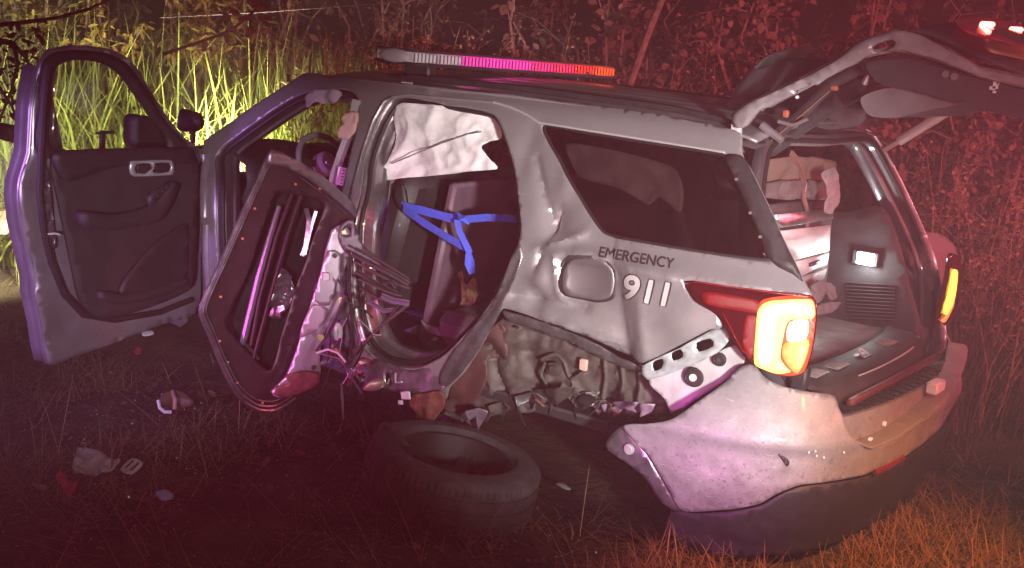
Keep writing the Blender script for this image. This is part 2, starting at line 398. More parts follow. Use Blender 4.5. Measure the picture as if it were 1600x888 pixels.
# ---- left body side: one stamped outer panel with its door and glass openings
body_outline = [(316, 228), (352, 197), (400, 163), (450, 131), (480, 114), ('x', 1.66, 1.705), ('x', 1.3, 1.715), ('x', .8, 1.717), ('x', .3, 1.714), ('x', -.1, 1.706),
    ('x', -.4, 1.692), ('x', -.56, 1.67), (1160, 240), (1174, 265), (1202, 322), (1232, 388), (1258, 440), (1268, 463), (1230, 460), (1180, 453), (1120, 444), (1085, 438), (1069, 441),
    (1084, 470), (1118, 491), (1128, 511), (1108, 516), (1060, 541), (1006, 567), (988, 563), (962, 553), (925, 531), (880, 513), (840, 499), (805, 487), (786, 483),
    (776, 498), (755, 536), (727, 580), (703, 606), (694, 627), (660, 622), (612, 608), (576, 598), ('x', 1.35, .34), ('x', 1.8, .335), ('x', 2.2, .335), (319, 492), (316, 400), (314, 300)]
front_open = [(337, 243), (380, 205), (440, 163), (478, 145), (520, 139), (548, 143), (561, 160), (557, 200), (545, 250), (530, 310), (521, 380), ('x', 1.38, .55), ('x', 1.42, .43), ('x', 1.8, .42), ('x', 2.1, .42), (341, 465), (339, 400), (337, 300)]
rear_open = [(628, 152), (610, 160), (590, 192), (570, 250), (556, 330), (550, 400), (553, 480), (570, 540), (600, 568), (650, 576), (690, 558), (722, 528), (748, 498), (772, 465), (796, 420), (811, 375), (811, 320), (801, 255), (786, 205), (774, 182), (756, 173), (700, 163), (655, 155)]
glass_open = [(846, 197), (900, 204), (1000, 220), (1130, 241), (1140, 256), (1170, 320), (1201, 390), (1204, 407), (1190, 408), (1100, 396), (1000, 379), (956, 371), (938, 362), (915, 328), (875, 256)]
BO = sidepts(body_outline, 4); FO = sidepts(front_open, 5); RO = sidepts(rear_open, 5); GO = sidepts(glass_open, 4)
def edgewave(X, Z): # the torn wheel-arch lip and the panel's rolled shoulders
    return .004 * np.sin(X * 37 + Z * 11) * np.exp(-((Z - .72) / .12) ** 2)
side_panel = sidepanel('body_side', BO, [FO, RO, GO], PAINT, suv, res=.015, extra=edgewave)

def jamb(name, loop, depth, shrink, mat, parent, wav=0.):
    """the return flange that runs round an opening, folded inwards"""
    c = loop.mean(0); n = len(loop); V = []; rows = [(0, 0), (.15, .012), (.35, .02), (.40, .05), (.75, .06), (.8, .10), (1, .11)]
    for a, sh in rows:
        for i, p in enumerate(loop):
            q = p + (c - p) * (sh * shrink)
            w = wav * mnoise.noise(Vector((p[0] * 9, p[1] * 9, a * 3)))
            V.append((q[0] + w, float(side(p[0], p[1])) - .004 - a * depth, q[1] + w))
    Fc = [(r * n + i, r * n + (i + 1) % n, (r + 1) * n + (i + 1) % n, (r + 1) * n + i) for r in range(len(rows) - 1) for i in range(n)]
    return solid(mesh(name, V, Fc, mat, parent, True, 35), .004, 0)
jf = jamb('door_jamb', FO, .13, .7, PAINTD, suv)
jr = jamb('door_jamb', RO, .15, .75, JAMB, suv, .010)
def loop3(loop, off, shrink=0.):
    c = loop.mean(0); return [(p[0] + (c[0] - p[0]) * shrink, float(side(p[0], p[1])) + off, p[1] + (c[1] - p[1]) * shrink) for p in loop]
for lp, j in ((FO, jf), (RO, jr)):
    b = MB(); q = loop3(lp, -.035, .035); b.tube(q + [q[0]], .011, 8, False); b.build('door_seal', RUBBER, j)
# bright lip that follows the roof drip line over the rear door and glass
b = MB(); b.tube([castside(u, v) + np.array([0, .004, 0]) for u, v in ((772, 160), (800, 168), (825, 180), (843, 192), (900, 201), (1000, 217), (1132, 238))], .005, 6); b.build('glass_trim_strip', CHROME, suv)
b = MB(); b.tube([castside(u, v) + np.array([0, .003, 0]) for u, v in ((612, 152), (640, 148), (700, 154), (772, 160))], .006, 6); b.build('drip_rail', PAINT, suv)
b = MB(); b.tube([castside(u, v) + np.array([0, .002, 0]) for u, v in ((545, 330), (553, 290), (566, 240), (583, 190), (600, 160), (613, 152))], .009, 8); b.build('pillar_edge', JAMB, suv)
# joint where the roof skin ends
b = MB(); b.box(castside(638, 131) + np.array([0, .01, .004]), (.06, .012, .006)); b.build('roof_joint_clip', CHROME, suv)

# crushed painted flange running down behind the rear door opening
sidepanel('crushed_flange', [(800, 408), (814, 380), (818, 400), (808, 432), (790, 470), (784, 486), (770, 512), (748, 548), (722, 584), (700, 604), (690, 598), (694, 572), (724, 534), (752, 500), (776, 466)], [], JAMB, suv, off=.010, res=.011, th=.004, d=False, n=3, extra=lambda X, Z: .005 * np.sin((.87 * X + .5 * Z) * 110 + 1.2 * np.sin(Z * 9)) + .003 * np.sin(X * 21 - Z * 27))
# quarter glass with its dark shape behind, and the gloss pillar trim
qg = sidepanel('quarter_glass', GO, [], PRIVACY, suv, off=-.010, res=.06, th=.004, d=False)
b = MB(); q = loop3(GO, -.006, .012); b.tube(q + [q[0]], .008, 6, False); b.build('glass_seal', RUBBER, qg)
planepanel('rear_curtain_airbag', [(884, 228), (920, 228), (980, 240), (1052, 262), (1070, 298), (1064, 332), (1046, 318), (1030, 308), (1012, 320), (972, 296), (906, 276)], [], (0, .72, 1.45), (0, 1, .2), M('dim_airbag', (.55, .52, .50), .85), suv, res=.02, th=.004, disp=lambda P: crumple(P, 8, .04, 4))
pt = sidepanel('pillar_trim', [(1134, 243), (1160, 243), (1174, 265), (1202, 322), (1232, 388), (1256, 438), (1240, 428), (1206, 408), (1180, 345), (1150, 278)], [], BLACK, suv, off=.006, res=.03, th=.006, d=False, n=3)
b = MB()
for t in (.2, .55, .8): b.disc(castside(1140 + 62 * t, 250 + 150 * t) + np.array([0, .01, 0]), (0, 1, 0), .006, .006)
b.each('trim_clip', GREYT, pt)

# fuel filler door, pushed in and tilted
fd_px = [(893, 407), (920, 406), (942, 411), (950, 422), (950, 445), (944, 466), (925, 471), (900, 467), (882, 461), (877, 445), (880, 420)]
recess = sidepanel('filler_recess', [(886, 402), (925, 403), (948, 410), (957, 424), (955, 448), (948, 470), (925, 475), (898, 470), (878, 463), (872, 445), (876, 416)], [], LETTERD, suv, off=.003, res=.03, th=.003)
fd = sidepanel('filler_door', fd_px, [], M('filler_paint', (.24, .22, .23), .4, .6, .4), suv, off=.0075, res=.02, th=.003, extra=lambda X, Z: (X - X.mean()) * .03)
b = MB(); b.tube([castside(u, v, .004) + np.array([0, float(dents(*_sx(u, v))), 0]) for u, v in ((874, 418), (879, 408), (890, 401), (925, 402))], .006, 6); b.build('recess_lip', PAINTD, recess)

# lettering on the quarter panel
def textmesh(body, shear=0.):
    cu = bpy.data.curves.new('t', 'FONT'); cu.body = body; cu.fill_mode = 'FRONT'; cu.resolution_u = 5; cu.shear = shear
    o = bpy.data.objects.new('t', cu); COL.objects.link(o); dg = bpy.context.evaluated_depsgraph_get(); dg.update()
    me = bpy.data.meshes.new_from_object(o.evaluated_get(dg)); bpy.data.objects.remove(o)
    return me
import bmesh
def lettering(name, body, p0, p1, height, mat, parent, off, shear=0., grow=0., bold=0.):
    me = textmesh(body, shear); bm = bmesh.new(); bm.from_mesh(me)
    bmesh.ops.remove_doubles(bm, verts=bm.verts, dist=1e-4)
    bmesh.ops.triangulate(bm, faces=bm.faces)
    for _ in range(3):
        es = [e for e in bm.edges if e.calc_length() > .12]
        if es: bmesh.ops.subdivide_edges(bm, edges=es, cuts=1); bmesh.ops.triangulate(bm, faces=bm.faces)
    if grow:
        bnd = {}
        for e in bm.edges:
            if e.is_boundary:
                f = e.link_faces[0]; a, c = e.verts; d = (c.co - a.co).normalized(); nn = Vector((d.y, -d.x, 0))
                mid = f.calc_center_median()
                if nn.dot(mid - a.co) > 0: nn = -nn
                for w in e.verts: bnd.setdefault(w, Vector()); bnd[w] += nn
        for w, nn in bnd.items(): w.co += nn.normalized() * grow
    V = np.array([w.co[:] for w in bm.verts]); Fc = [[w.index for w in f.verts] for f in bm.faces]; bm.free()
    x0, x1 = V[:, 0].min() + grow, V[:, 0].max() - grow; cap = .73 if True else 1
    s = (V[:, 0] - x0) / (x1 - x0); t = V[:, 1] / cap
    p0 = np.array(p0, float); p1 = np.array(p1, float); dirn = p1 - p0; upv = np.array([.06, -1.]) * height
    out = []
    for a, h in zip(s, t):
        q = p0 + dirn * a + upv * h; w = castside(q[0], q[1]); y = float(side(w[0], w[2])); w = castside(q[0], q[1], y - float(side0(w[0], w[2])))
        out.append((w[0], float(side(w[0], w[2])) + off, w[2]))
    n = np.array(out); 
    f0 = Fc[0]; nn = np.cross(n[f0[1]] - n[f0[0]], n[f0[2]] - n[f0[0]])
    if nn[1] < 0: Fc = [f[::-1] for f in Fc]
    return mesh(name, out, Fc, mat, parent, True, 0)
lettering('emergency_lettering', 'EMERGENCY', (936, 401), (1054, 420), 17, LETTERD, suv, .0035, .18, .024)
for ch, a, c, g1, g2 in (('9', (975, 466), (998, 470), .06, .028), ('1', (1008, 473), (1019, 475), .05, .018), ('1', (1034, 477), (1045, 479), .05, .018)):
    lettering('number_outline', ch, a, c, 39, LETTERD, suv, .0030, .16, g1)
    lettering('number_lettering', ch, a, c, 39, LETTERW, suv, .0050, .16, g2)

# ---- roof: crowned skin with pressed ribs, rails, light bar
def roofz(X, Y):
    X = np.asarray(X, float); Y = np.asarray(Y, float)
    e = np.interp(X, [-.8, -.56, -.2, .6, 1.5, 1.85, 2.1], [1.60, 1.665, 1.70, 1.715, 1.705, 1.67, 1.60])
    s = np.clip(np.abs(Y) / .64, 0, 1.2)
    rib = .007 * sum(np.exp(-((np.abs(Y) - c) / .014) ** 2) for c in (.12, .24, .36, .48)) * ((X > -.45) & (X < 1.5))
    return e + .058 * (1 - s ** 2.4) - rib
nx, ny = 60, 90; V = []; Fc = []
for i in range(nx):
    for j in range(ny):
        X = -.62 + 2.50 * i / (nx - 1); Y = -.66 + 1.32 * j / (ny - 1); V.append((X, Y, float(roofz(X, Y)) + .004 * mnoise.noise(Vector((X * 3, Y * 3, 0)))))
Fc = [(i * ny + j, (i + 1) * ny + j, (i + 1) * ny + j + 1, i * ny + j + 1) for i in range(nx - 1) for j in range(ny - 1)]
roof = solid(mesh('roof', V, Fc, PAINT, suv, True, 60), .01)
for s in (1, -1):
    b = MB(); b.tube([(X, s * .60, float(roofz(X, .60)) + .022) for X in np.linspace(-.5, 1.35, 14)], [.008] + [.015] * 12 + [.008], 8, flat=1.4)
    b.build('roof_rail', BLACK, roof)
nv = []; 
hl = mesh('headliner', [(x, y, float(roofz(x, y)) - .05) for x in np.linspace(-.6, 1.8, 20) for y in np.linspace(-.62, .62, 12)], [(i * 12 + j, i * 12 + j + 1, (i + 1) * 12 + j + 1, (i + 1) * 12 + j) for i in range(19) for j in range(11)], GREYT, suv)

# light bar, knocked slightly askew on the roof
LB0 = np.array([1.27, .66, 1.835]); LB1 = np.array([1.00, -.72, 1.815]); ldir = unit(LB1 - LB0); lfw = unit(np.cross((0, 0, 1), ldir)); lup = np.cross(ldir, lfw)
Rb = np.stack([ldir, lfw, lup], 1); Lb = np.linalg.norm(LB1 - LB0)
b = MB(); b.box((LB0 + LB1) / 2 + lup * -.030, (Lb, .30, .016), Rb, .006)
lbar = b.build('light_bar', BLACK, suv)
b = MB(); b.box((LB0 + LB1) / 2 + lup * .030, (Lb * .995, .29, .010), Rb, .004); b.build('light_bar_cover', M('smoked_cover', (.05, .03, .035), .25, coat=.5), lbar)
cols = [((.55, .5, .52), .05, (1, .85, .85)), ((.5, .42, .46), .08, (1, .5, .7)), ((.6, .05, .3), .55, (1, .07, .50)), ((.6, .05, .3), .75, (1, .05, .48)), ((.6, .05, .3), .80, (1, .05, .40)), ((.6, .03, .15), .60, (1, .05, .26)), ((.6, .03, .10), .50, (1, .05, .14)), ((.55, .03, .03), .40, (1, .07, .05)), ((.6, .08, .02), .45, (1, .14, .03))]
nm = len(cols)
for i, (c, es, ec) in enumerate(cols):
    m = M('bar_lens_%d' % i, c, .2, coat=.5, emit=ec, es=es, bump=.8, bsc=55)
    b = MB(); t0 = i / nm; t1 = (i + 1) / nm
    b.box(LB0 + (LB1 - LB0) * (t0 + t1) / 2 , (Lb / nm - .016, .285, .046), Rb, .006); b.build('lens_module', m, lbar)
    b = MB()
    for q in range(7): b.box(LB0 + (LB1 - LB0) * (t0 + (q + .5) / 7 * (t1 - t0)) + lfw * .1445 * (-1 if (lfw @ (CAM - LB0)) < 0 else 1), (.004, .006, .040), Rb)
    b.build('lens_ribs', M('bar_rib_%d' % i, tuple(x * .25 for x in c), .3), lbar)['kind'] = 'stuff'
for t in (.12, .85):
    b = MB(); p = LB0 + (LB1 - LB0) * t; zr = float(roofz(p[0], p[1])); b.box((p[0], p[1], (zr + p[2] - .035) / 2), (.16, .07, p[2] - .035 - zr + .02), None, .01); b.build('mounting_foot', BLACK, lbar)
for p, sg in ((LB0, -1), (LB1, 1)):
    b = MB(); b.tube([p + ldir * sg * (-.005), p + ldir * sg * .006, p + ldir * sg * .014], [.034, .030, .018], 12, flat=3.6, upv=lup); b.build('bar_end_cap', M('clear_cap%d' % sg, (.5, .46, .47) if sg < 0 else (.4, .08, .05), .25, coat=.4), lbar)
b = MB(); b.box((.95, -.55, 1.80), (.10, .18, .035), None, .01); b.build('antenna_base', BLACK, roof)

# ---- far (right) side of the body
right_outline = np.array([(2.62, 1.20), (2.2, 1.50), (1.85, 1.69), (1.5, 1.712), (.8, 1.717), (.2, 1.712), (-.4, 1.69), (-.58, 1.66), (-.70, 1.5), (-.84, 1.25), (-.93, 1.05), (-1.0, .85), (-1.02, .62), (-.45, .55), (-.40, .75), (-.22, .88), (0, .92), (.22, .88), (.40, .75), (.44, .40), (1.3, .35), (2.4, .35), (2.58, .5), (2.66, .9)])
rf = np.array([(2.45, 1.20), (2.1, 1.46), (1.82, 1.62), (1.35, 1.63), (1.28, 1.20)]); rr = np.array([(1.2, 1.20), (1.2, 1.63), (.62, 1.62), (.40, 1.48), (.30, 1.20)]); rq = np.array([(.12, 1.22), (.28, 1.55), (.38, 1.61), (-.35, 1.59), (-.55, 1.57), (-.72, 1.24)])
rb = sidepanel('far_body_side', catmull(right_outline, True, 4), [catmull(q, True, 4) for q in (rf, rr, rq)], PAINT, suv, res=.05, sgn=-1, d=False)
for q in (rr, rq): sidepanel('far_window', catmull(q, True, 4), [], PRIVACY, rb, off=-.012, res=.08, th=.004, sgn=-1, d=False)
# inner trim of the far side
ft = sidepanel('far_door_trim', np.array([(2.4, 1.19), (1.28, 1.19), (.3, 1.19), (.3, .45), (2.4, .45)]), [], TRIM, suv, off=-.10, res=.08, th=.03, sgn=-1, d=False)

# ---- front of the vehicle (mostly behind the open door): fenders, bonnet, nose
for s in (1, -1):
    fen = np.array([(2.36, 1.14), (2.36, .36), (2.60, .36), (2.66, .62), (2.82, .80), (3.03, .85), (3.24, .80), (3.40, .62), (3.46, .42), (3.85, .42), (3.90, .75), (3.80, .98), (3.3, 1.08)])
    fp = sidepanel('front_fender', catmull(fen, True, 3), [], PAINT, suv, res=.07, sgn=s, d=False)
V = []
for i in range(24):
    for j in range(24):
        X = 2.55 + 1.33 * i / 23; w = float(side0(X, 1.05)) - .03; Y = -w + 2 * w * j / 23
        V.append((X, Y, 1.145 - .06 * (i / 23) - .14 * (i / 23) ** 4 + .05 * (1 - (Y / w) ** 2)))
solid(mesh('bonnet', V, [(i * 24 + j, (i + 1) * 24 + j, (i + 1) * 24 + j + 1, i * 24 + j + 1) for i in range(23) for j in range(23)], PAINT, suv), .01)
b = MB(); b.box((3.92, 0, .55), (.12, 1.66, .40), None, .05); b.box((3.93, 0, .85), (.08, 1.1, .16), None, .03); b.build('front_bumper', PAINT, suv)
for s in (1, -1):
    b = MB(); b.box((3.93, s * .68, .88), (.10, .26, .10), None, .02); b.build('headlamp', M('headlamp_lens%d' % s, (.8, .8, .8), .1, emit=(1, .95, .7), es=6), suv)
WSV = []
for i in range(10):
    for j in range(16):
        t = i / 9; X = 1.86 + .80 * t; w = .62 + .13 * t; Y = -w + 2 * w * j / 15
        WSV.append((X, Y, 1.685 - .47 * t + .03 * (1 - (Y / w) ** 2)))
solid(mesh('windscreen', WSV, [(i * 16 + j, (i + 1) * 16 + j, (i + 1) * 16 + j + 1, i * 16 + j + 1) for i in range(9) for j in range(15)], GLASS, suv), .005)
# police spot lamp by the pillar
b = MB(); c = atd(302, 190, 6.75); fwd = unit((.8, .5, .05)); b.tube([c - fwd * .05, c - fwd * .03, c + fwd * .04, c + fwd * .07], [.035, .052, .062, .06], 14); b.tube([c - (0, 0, .05), c - (0, 0, .14)], .014, 8); b.build('pillar_spot_lamp', BLACK, suv)

# ---- floor, tunnel, seats, dashboard
b = MB(); b.box((1.1, 0, .40), (2.7, 1.66, .05), None, .01); b.build('cabin_floor', TRIM, suv)
b = MB(); b.box((2.42, 0, .75), (.12, 1.6, .75), None, .02); b.build('bulkhead', BLACK, suv)
V = []; prof = [(2.68, 1.23), (2.40, 1.27), (2.20, 1.265), (2.10, 1.22), (2.08, 1.12), (2.14, 1.0), (2.18, .80), (2.3, .75)]
for (x, z) in prof:
    for j in range(16):
        Y = -.80 + 1.60 * j / 15; hump = .035 * math.exp(-((Y - .38) / .2) ** 2); V.append((x - .5 * hump, Y, z + (hump if z > 1.1 else 0)))
dash = solid(mesh('dashboard', V, [(i * 16 + j, i * 16 + j + 1, (i + 1) * 16 + j + 1, (i + 1) * 16 + j) for i in range(len(prof) - 1) for j in range(15)], BLACK, suv, True, 60), .012, 0)
b = MB(); b.box((2.075, .62, 1.13), (.02, .10, .035), None, .006); b.build('air_vent', CHROME, dash)
b = MB(); b.box((2.07, -.05, 1.17), (.02, .26, .14), None, .006); b.build('centre_screen', M('dead_screen', (.02, .02, .025), .1), dash)
# steering wheel
sc0 = onY(508, 258, .42); sn = unit((-.86, .06, .48)); se1 = unit(np.cross(sn, (0, 0, 1))); se2 = np.cross(se1, sn)
swr = empty('steering_wheel', (0, 0, 0), suv)
b = MB(); ring = [sc0 + .17 * (math.cos(a) * se1 + math.sin(a) * se2) for a in np.linspace(0, 2 * PI, 41)]; b.tube(ring, .016, 10, False); b.build('wheel_rim', M('grey_leather', (.14, .135, .135), .5), swr)
b = MB(); b.tube([sc0 - sn * .02, sc0 + sn * .025, sc0 + sn * .04], [.07, .068, .05], 18)
b.build('wheel_hub', M('beige_hub', (.50, .50, .40), .7), swr)
b = MB()
for a in (.15, PI - .15, -PI / 2): b.ribbon([sc0 + .05 * (math.cos(a) * se1 + math.sin(a) * se2), sc0 + .165 * (math.cos(a) * se1 + math.sin(a) * se2)], .035, np.cross(sn, math.cos(a) * se1 + math.sin(a) * se2), .014)
b.build('wheel_spokes', BLACK, swr)
b = MB(); b.tube([sc0 + sn * .040, sc0 + sn * .046], [.030, .028], 18, flat=.55, upv=se1); b.build('oval_badge', CHROME, swr)
b = MB(); b.tube([sc0, sc0 - sn * .28], .045, 10); b.build('steering_column', BLACK, swr)
# front seat with its head restraint, and the hard rear bench
def cushion(b, c, size, R=None): b.box(c, size, R, .05)
def rotY(a): return np.array([[math.cos(a), 0, math.sin(a)], [0, 1, 0], [-math.sin(a), 0, math.cos(a)]])
for s in (1, -1):
    st = empty('front_seat', (0, 0, 0), suv)
    b = MB(); cushion(b, (1.60, s * .38, .62), (.50, .50, .20)); b.build('seat_cushion', BLACK, st)
    b = MB(); cushion(b, (1.28, s * .38, .98), (.16, .48, .62), rotY(-.25)); b.build('seat_back', BLACK, st)
    b = MB(); cushion(b, (1.17, s * .38, 1.38), (.09, .26, .17), rotY(-.2)); b.build('head_restraint', BLACK, st)
# partition behind the front seats and moulded seat
b = MB(); b.box((1.02, -.10, .86), (.05, 1.3, .82), rotY(-.16), .015); part = b.build('partition', FABRIC, suv)
planepanel('bench_shell', [(612, 285), (700, 290), (722, 300), (728, 330), (722, 420), (700, 500), (640, 530), (600, 540), (598, 400)], [], (0, .25, 0), (.12, 1, .05), FABRIC, suv, res=.05, th=.05, disp=lambda P: .02 * np.sin(P[:, 0] * 9) + .01 * nz(P, 6))
b = MB(); cushion(b, (.62, 0, .60), (.55, 1.4, .16)); cushion(b, (.30, -.1, .95), (.16, 1.25, .62), rotY(-.2)); b.build('rear_bench', FABRIC, suv)
b = MB()
for u, v in ((690, 293), (742, 290), (784, 287)): b.disc(onY(u, v, .12), (0, 1, 0), .007, .012)
planepanel('bench_rail', [(615, 284), (780, 270), (806, 282), (808, 330), (740, 332), (620, 300)], [], (0, .10, 0), (0, 1, 0), TRIM, suv, res=.06, th=.03)
b.each('rail_bolt', CHROME, suv)
# sill plate and carpet seen through the rear door opening
planepanel('carpet_edge', [(612, 528), (660, 505), (700, 515), (730, 520), (700, 548), (680, 560), (640, 548), (610, 545)], [], (0, .80, 0), (.1, .8, .55), SEATG, suv, res=.03, th=.03, disp=lambda P: .012 * nz(P, 15))
planepanel('torn_liner_flap', [(657, 500), (668, 508), (712, 520), (705, 530), (668, 518)], [], (0, .82, 0), (.1, 1, .2), GREYT, suv, res=.03, th=.012)
planepanel('torn_liner_flap', [(690, 488), (702, 484), (722, 490), (718, 512), (692, 506)], [], (0, .80, 0), (.1, 1, .2), GREYT, suv, res=.03, th=.012)
# rocker: crushed sill skin with slots, and the hanging bracket
rk = planepanel('rocker_panel', [(590, 562), (640, 580), (690, 566), (702, 588), (690, 614), (668, 622), (640, 620), (600, 606), (572, 598)], [[(603, 585), (609, 585), (610, 600), (604, 599)]], (.9, .985, .4), (-.1, 1, .15), JAMB, suv, res=.018, th=.004, disp=lambda P: crumple(P, 7, .014, 3))
b = MB(); b.tube([onY(u, v, 1.0) for u, v in ((600, 585), (600, 596), (606, 600), (608, 592))], .004, 6); b.tube([onY(u, v, 1.0) for u, v in ((618, 583), (618, 598), (628, 597))], .005, 6); b.each('bent_clip', CHROME, rk)
planepanel('hanging_bracket', [(642, 618), (668, 614), (690, 612), (694, 632), (684, 650), (672, 668), (668, 690), (656, 698), (645, 692), (646, 660), (650, 645), (640, 632)], [[(652, 672), (660, 674), (658, 682), (651, 680)]], (.7, 1.02, .3), (-.2, 1, .1), RUST, suv, res=.015, th=.008, disp=lambda P: crumple(P, 10, .025, 5))
b = MB(); R_ = np.stack([unit((-1, .1, .25)), unit((0, 1, .1)), unit((.25, 0, 1))], 1); b.box(onY(634, 618, 1.05), (.058, .01, .036), R_, .003); b.box(onY(626, 629, 1.05), (.03, .01, .02), R_, .003); b.each('white_connector', WHITE, suv)
planepanel('torn_sill_end', [(563, 560), (580, 566), (596, 600), (580, 610), (566, 590)], [], (1.1, .98, .4), (-.3, 1, .1), RUST, suv, res=.02, th=.005, disp=lambda P: crumple(P, 12, .03, 9))

# ---- wheelhouse: dusty inner panel, crumpled
def wh_disp(P):
    w = nz(P, 3, 9); f = np.abs(np.sin(P[:, 0] * 17 + 2.5 * w + P[:, 1] * 5)); g_ = np.abs(np.sin(P[:, 0] * 6 - P[:, 1] * 21 + 3 * w))
    return .035 * (f - .6) * np.clip(.5 + 3 * w, .15, 1) + .022 * (g_ - .6) + .05 * nz(P, 2.2, 4) + crumple(P, 10, .030, 6) + crumple(P, 19, .012, 8)
wh = planepanel('wheelhouse', [(800, 494), (870, 512), (930, 536), (985, 565), (1020, 585), (1052, 620), (1040, 645), (980, 650), (920, 632), (870, 620), (840, 640), (800, 640), (760, 650), (715, 655), (696, 640), (710, 605), (745, 550), (780, 505)], [], (.2, .80, .6), (-.05, 1, -.05), BROWNM, suv, res=.014, th=.006, disp=wh_disp)
def wh_pt(u, v, o=.03): return onplane(u, v, (.2, .80 + o, .6), (-.05, 1, -.05))
b = MB(); b.tube(catmull([wh_pt(*q) for q in ((846, 562), (868, 554), (882, 566), (888, 584), (896, 600), (890, 622))], False, 6), .009, 8); b.tube(catmull([wh_pt(*q, .05) for q in ((852, 566), (846, 586), (854, 602), (850, 628))], False, 6), .007, 8); b.tube([wh_pt(*q, .05) for q in ((893, 593), (905, 586), (915, 578))], .007, 8); b.each('brake_pipe', BROWNM, wh)
b = MB(); b.box(wh_pt(912, 570, .06), (.035, .02, .05), None, .004); b.build('wiring_plug', M('pale_plug', (.62, .40, .32), .5), wh)
b = MB(); b.disc(wh_pt(866, 577, .05), (0, 1, 0), .03, .03); b.disc(wh_pt(866, 577, .07), (0, 1, 0), .018, .03); b.build('round_mount', BROWNM, wh)
b = MB()
for q in ((945, 577), (808, 512), (842, 498), (860, 510)): b.disc(wh_pt(*q, .05), (0, 1, 0), .007, .01)
b.each('trim_hole_plug', LETTERD, wh)
# pressed ribs of the liner behind
b = MB()
for k in range(3):
    u = 945 + k * 27; b.tube([wh_pt(u, 552 + k * 9, .035), wh_pt(u + 3, 590 + k * 8, .05), wh_pt(u - 2, 622 + k * 5, .03)], .011, 8)
b.each('liner_rib', BROWNM, wh)
planepanel('inner_flange', [(784, 486), (806, 490), (842, 501), (882, 516), (927, 534), (962, 556), (988, 566), (1006, 580), (985, 578), (940, 560), (900, 540), (860, 524), (830, 512), (800, 505)], [], (.2, .90, .7), (0, 1, -.2), JAMB, suv, res=.018, th=.005, disp=lambda P: crumple(P, 10, .02, 4))
# stained lower corner behind the door, and shredded liner along the bottom edge
planepanel('stained_inner_panel', [(775, 505), (790, 515), (795, 560), (765, 560), (765, 590), (745, 625), (705, 645), (696, 630), (715, 590), (748, 545)], [], (.5, .84, .5), (-.1, 1, 0), M('stained_panel', (.06, .035, .032), .6, .2, col2=(.12, .05, .045), vsc=6, bump=.4), suv, res=.016, th=.005, disp=lambda P: .03 * np.abs(np.sin(P[:, 0] * 14 + P[:, 1] * 9 + 3 * nz(P, 4, 2))) - .01)
random.seed(3)
MAUVE = M('torn_liner', (.26, .19, .25), .5, .25, var=.35, vsc=14, bump=.3)
for i in range(22):
    t = (i + random.random()) / 22; u = 705 + 325 * t; v = float(np.interp(u, [700, 760, 820, 860, 900, 960, 1035], [656, 648, 628, 618, 624, 638, 648])) + random.uniform(-4, 2)
    w = random.uniform(14, 34); h = random.uniform(6, 26); sk = random.uniform(-16, 16)
    pts = [(u - w * .7, v - 8), (u + w * .1, v - 11), (u + w * .7, v - 8), (u + w * .45, v + h * random.uniform(.0, .3)), (u + w * .15 + sk, v + h), (u - w * .1 + sk * .2, v + h * .15), (u - w * .45 + sk * .5, v + h * random.uniform(.2, .6))]
    fo = random.uniform(-.7, .7); ph = random.uniform(0, 6)
    planepanel('torn_liner_shred', pts, [], (.2, .83 + random.uniform(-.03, .05), .4), (random.uniform(-.5, .5), 1, random.uniform(-.6, .3)), random.choice([MAUVE, MAUVE, STEEL, JAMB, BROWNM, BLACK]), suv, res=.012, th=.002, disp=lambda P, fo=fo, ph=ph: np.abs(P[:, 0] - P[:, 0].mean()) * fo + .006 * np.sin(P[:, 1] * 60 + ph), n=0)
# loose wires and bent brackets hanging under the sill and arch
for i in range(12):
    u = random.uniform(690, 1000); v = float(np.interp(u, [690, 820, 860, 1000], [640, 620, 612, 640])); L_ = random.uniform(14, 46); du = random.uniform(-18, 18)
    b = MB(); b.tube([wh_pt(u, v, .05), wh_pt(u + du * .3, v + L_ * .4, .08), wh_pt(u + du, v + L_ * .8, .06), wh_pt(u + du * 1.4, v + L_, .05)], random.choice([.003, .004, .006]), 5); b.build('loose_wire', random.choice([RUBBER, RUBBER, STEEL, RUST]), suv)

# ---- bracket and bare corner between quarter panel and bumper
PB = (-.55, .93, .78); NB = (-.15, 1, .12)
bk = planepanel('lamp_bracket', [(1003, 572), (1060, 545), (1108, 518), (1132, 512), (1140, 530), (1120, 552), (1070, 575), (1012, 594)], [[(1088, 536), (1110, 529), (1115, 541), (1092, 550)], [(1049, 552), (1064, 546), (1067, 558), (1052, 564)], [(1020, 566), (1036, 561), (1034, 575), (1022, 580)]], PB, NB, ESTEEL, suv, res=.02, th=.006, disp=lambda P: .004 * nz(P, 25), n=2)
bc = planepanel('corner_sheet', [(1014, 594), (1070, 574), (1120, 551), (1150, 540), (1165, 560), (1150, 585), (1085, 626), (1052, 650), (1040, 625)], [], (-.55, .90, .70), NB, M('corner_steel', (.46, .45, .45), .42, .15, .2, var=.12), suv, res=.014, th=.005, disp=lambda P: .010 * nz(P, 9, 4) + .003 * nz(P, 22, 5))
for (u, v, r) in ((1084, 590, .034), (1124, 562, .022)):
    c = onplane(u, v, (-.55, .925, .70), NB); b = MB(); b.tube([c + .028 * math.cos(0) * 0 + r * np.array([math.cos(a), .15 * math.cos(a), math.sin(a)]) for a in np.linspace(0, 2 * PI, 21)], .006, 6, False); b.disc(c, NB, r * .95, .006, 18); b.build('body_grommet', RUBBER, bc)
    b = MB(); b.disc(c + unit(NB) * .010, NB, r * .42, .01, 14); b.build('grommet_cap', WHITE if r > .03 else TRIM, bc)

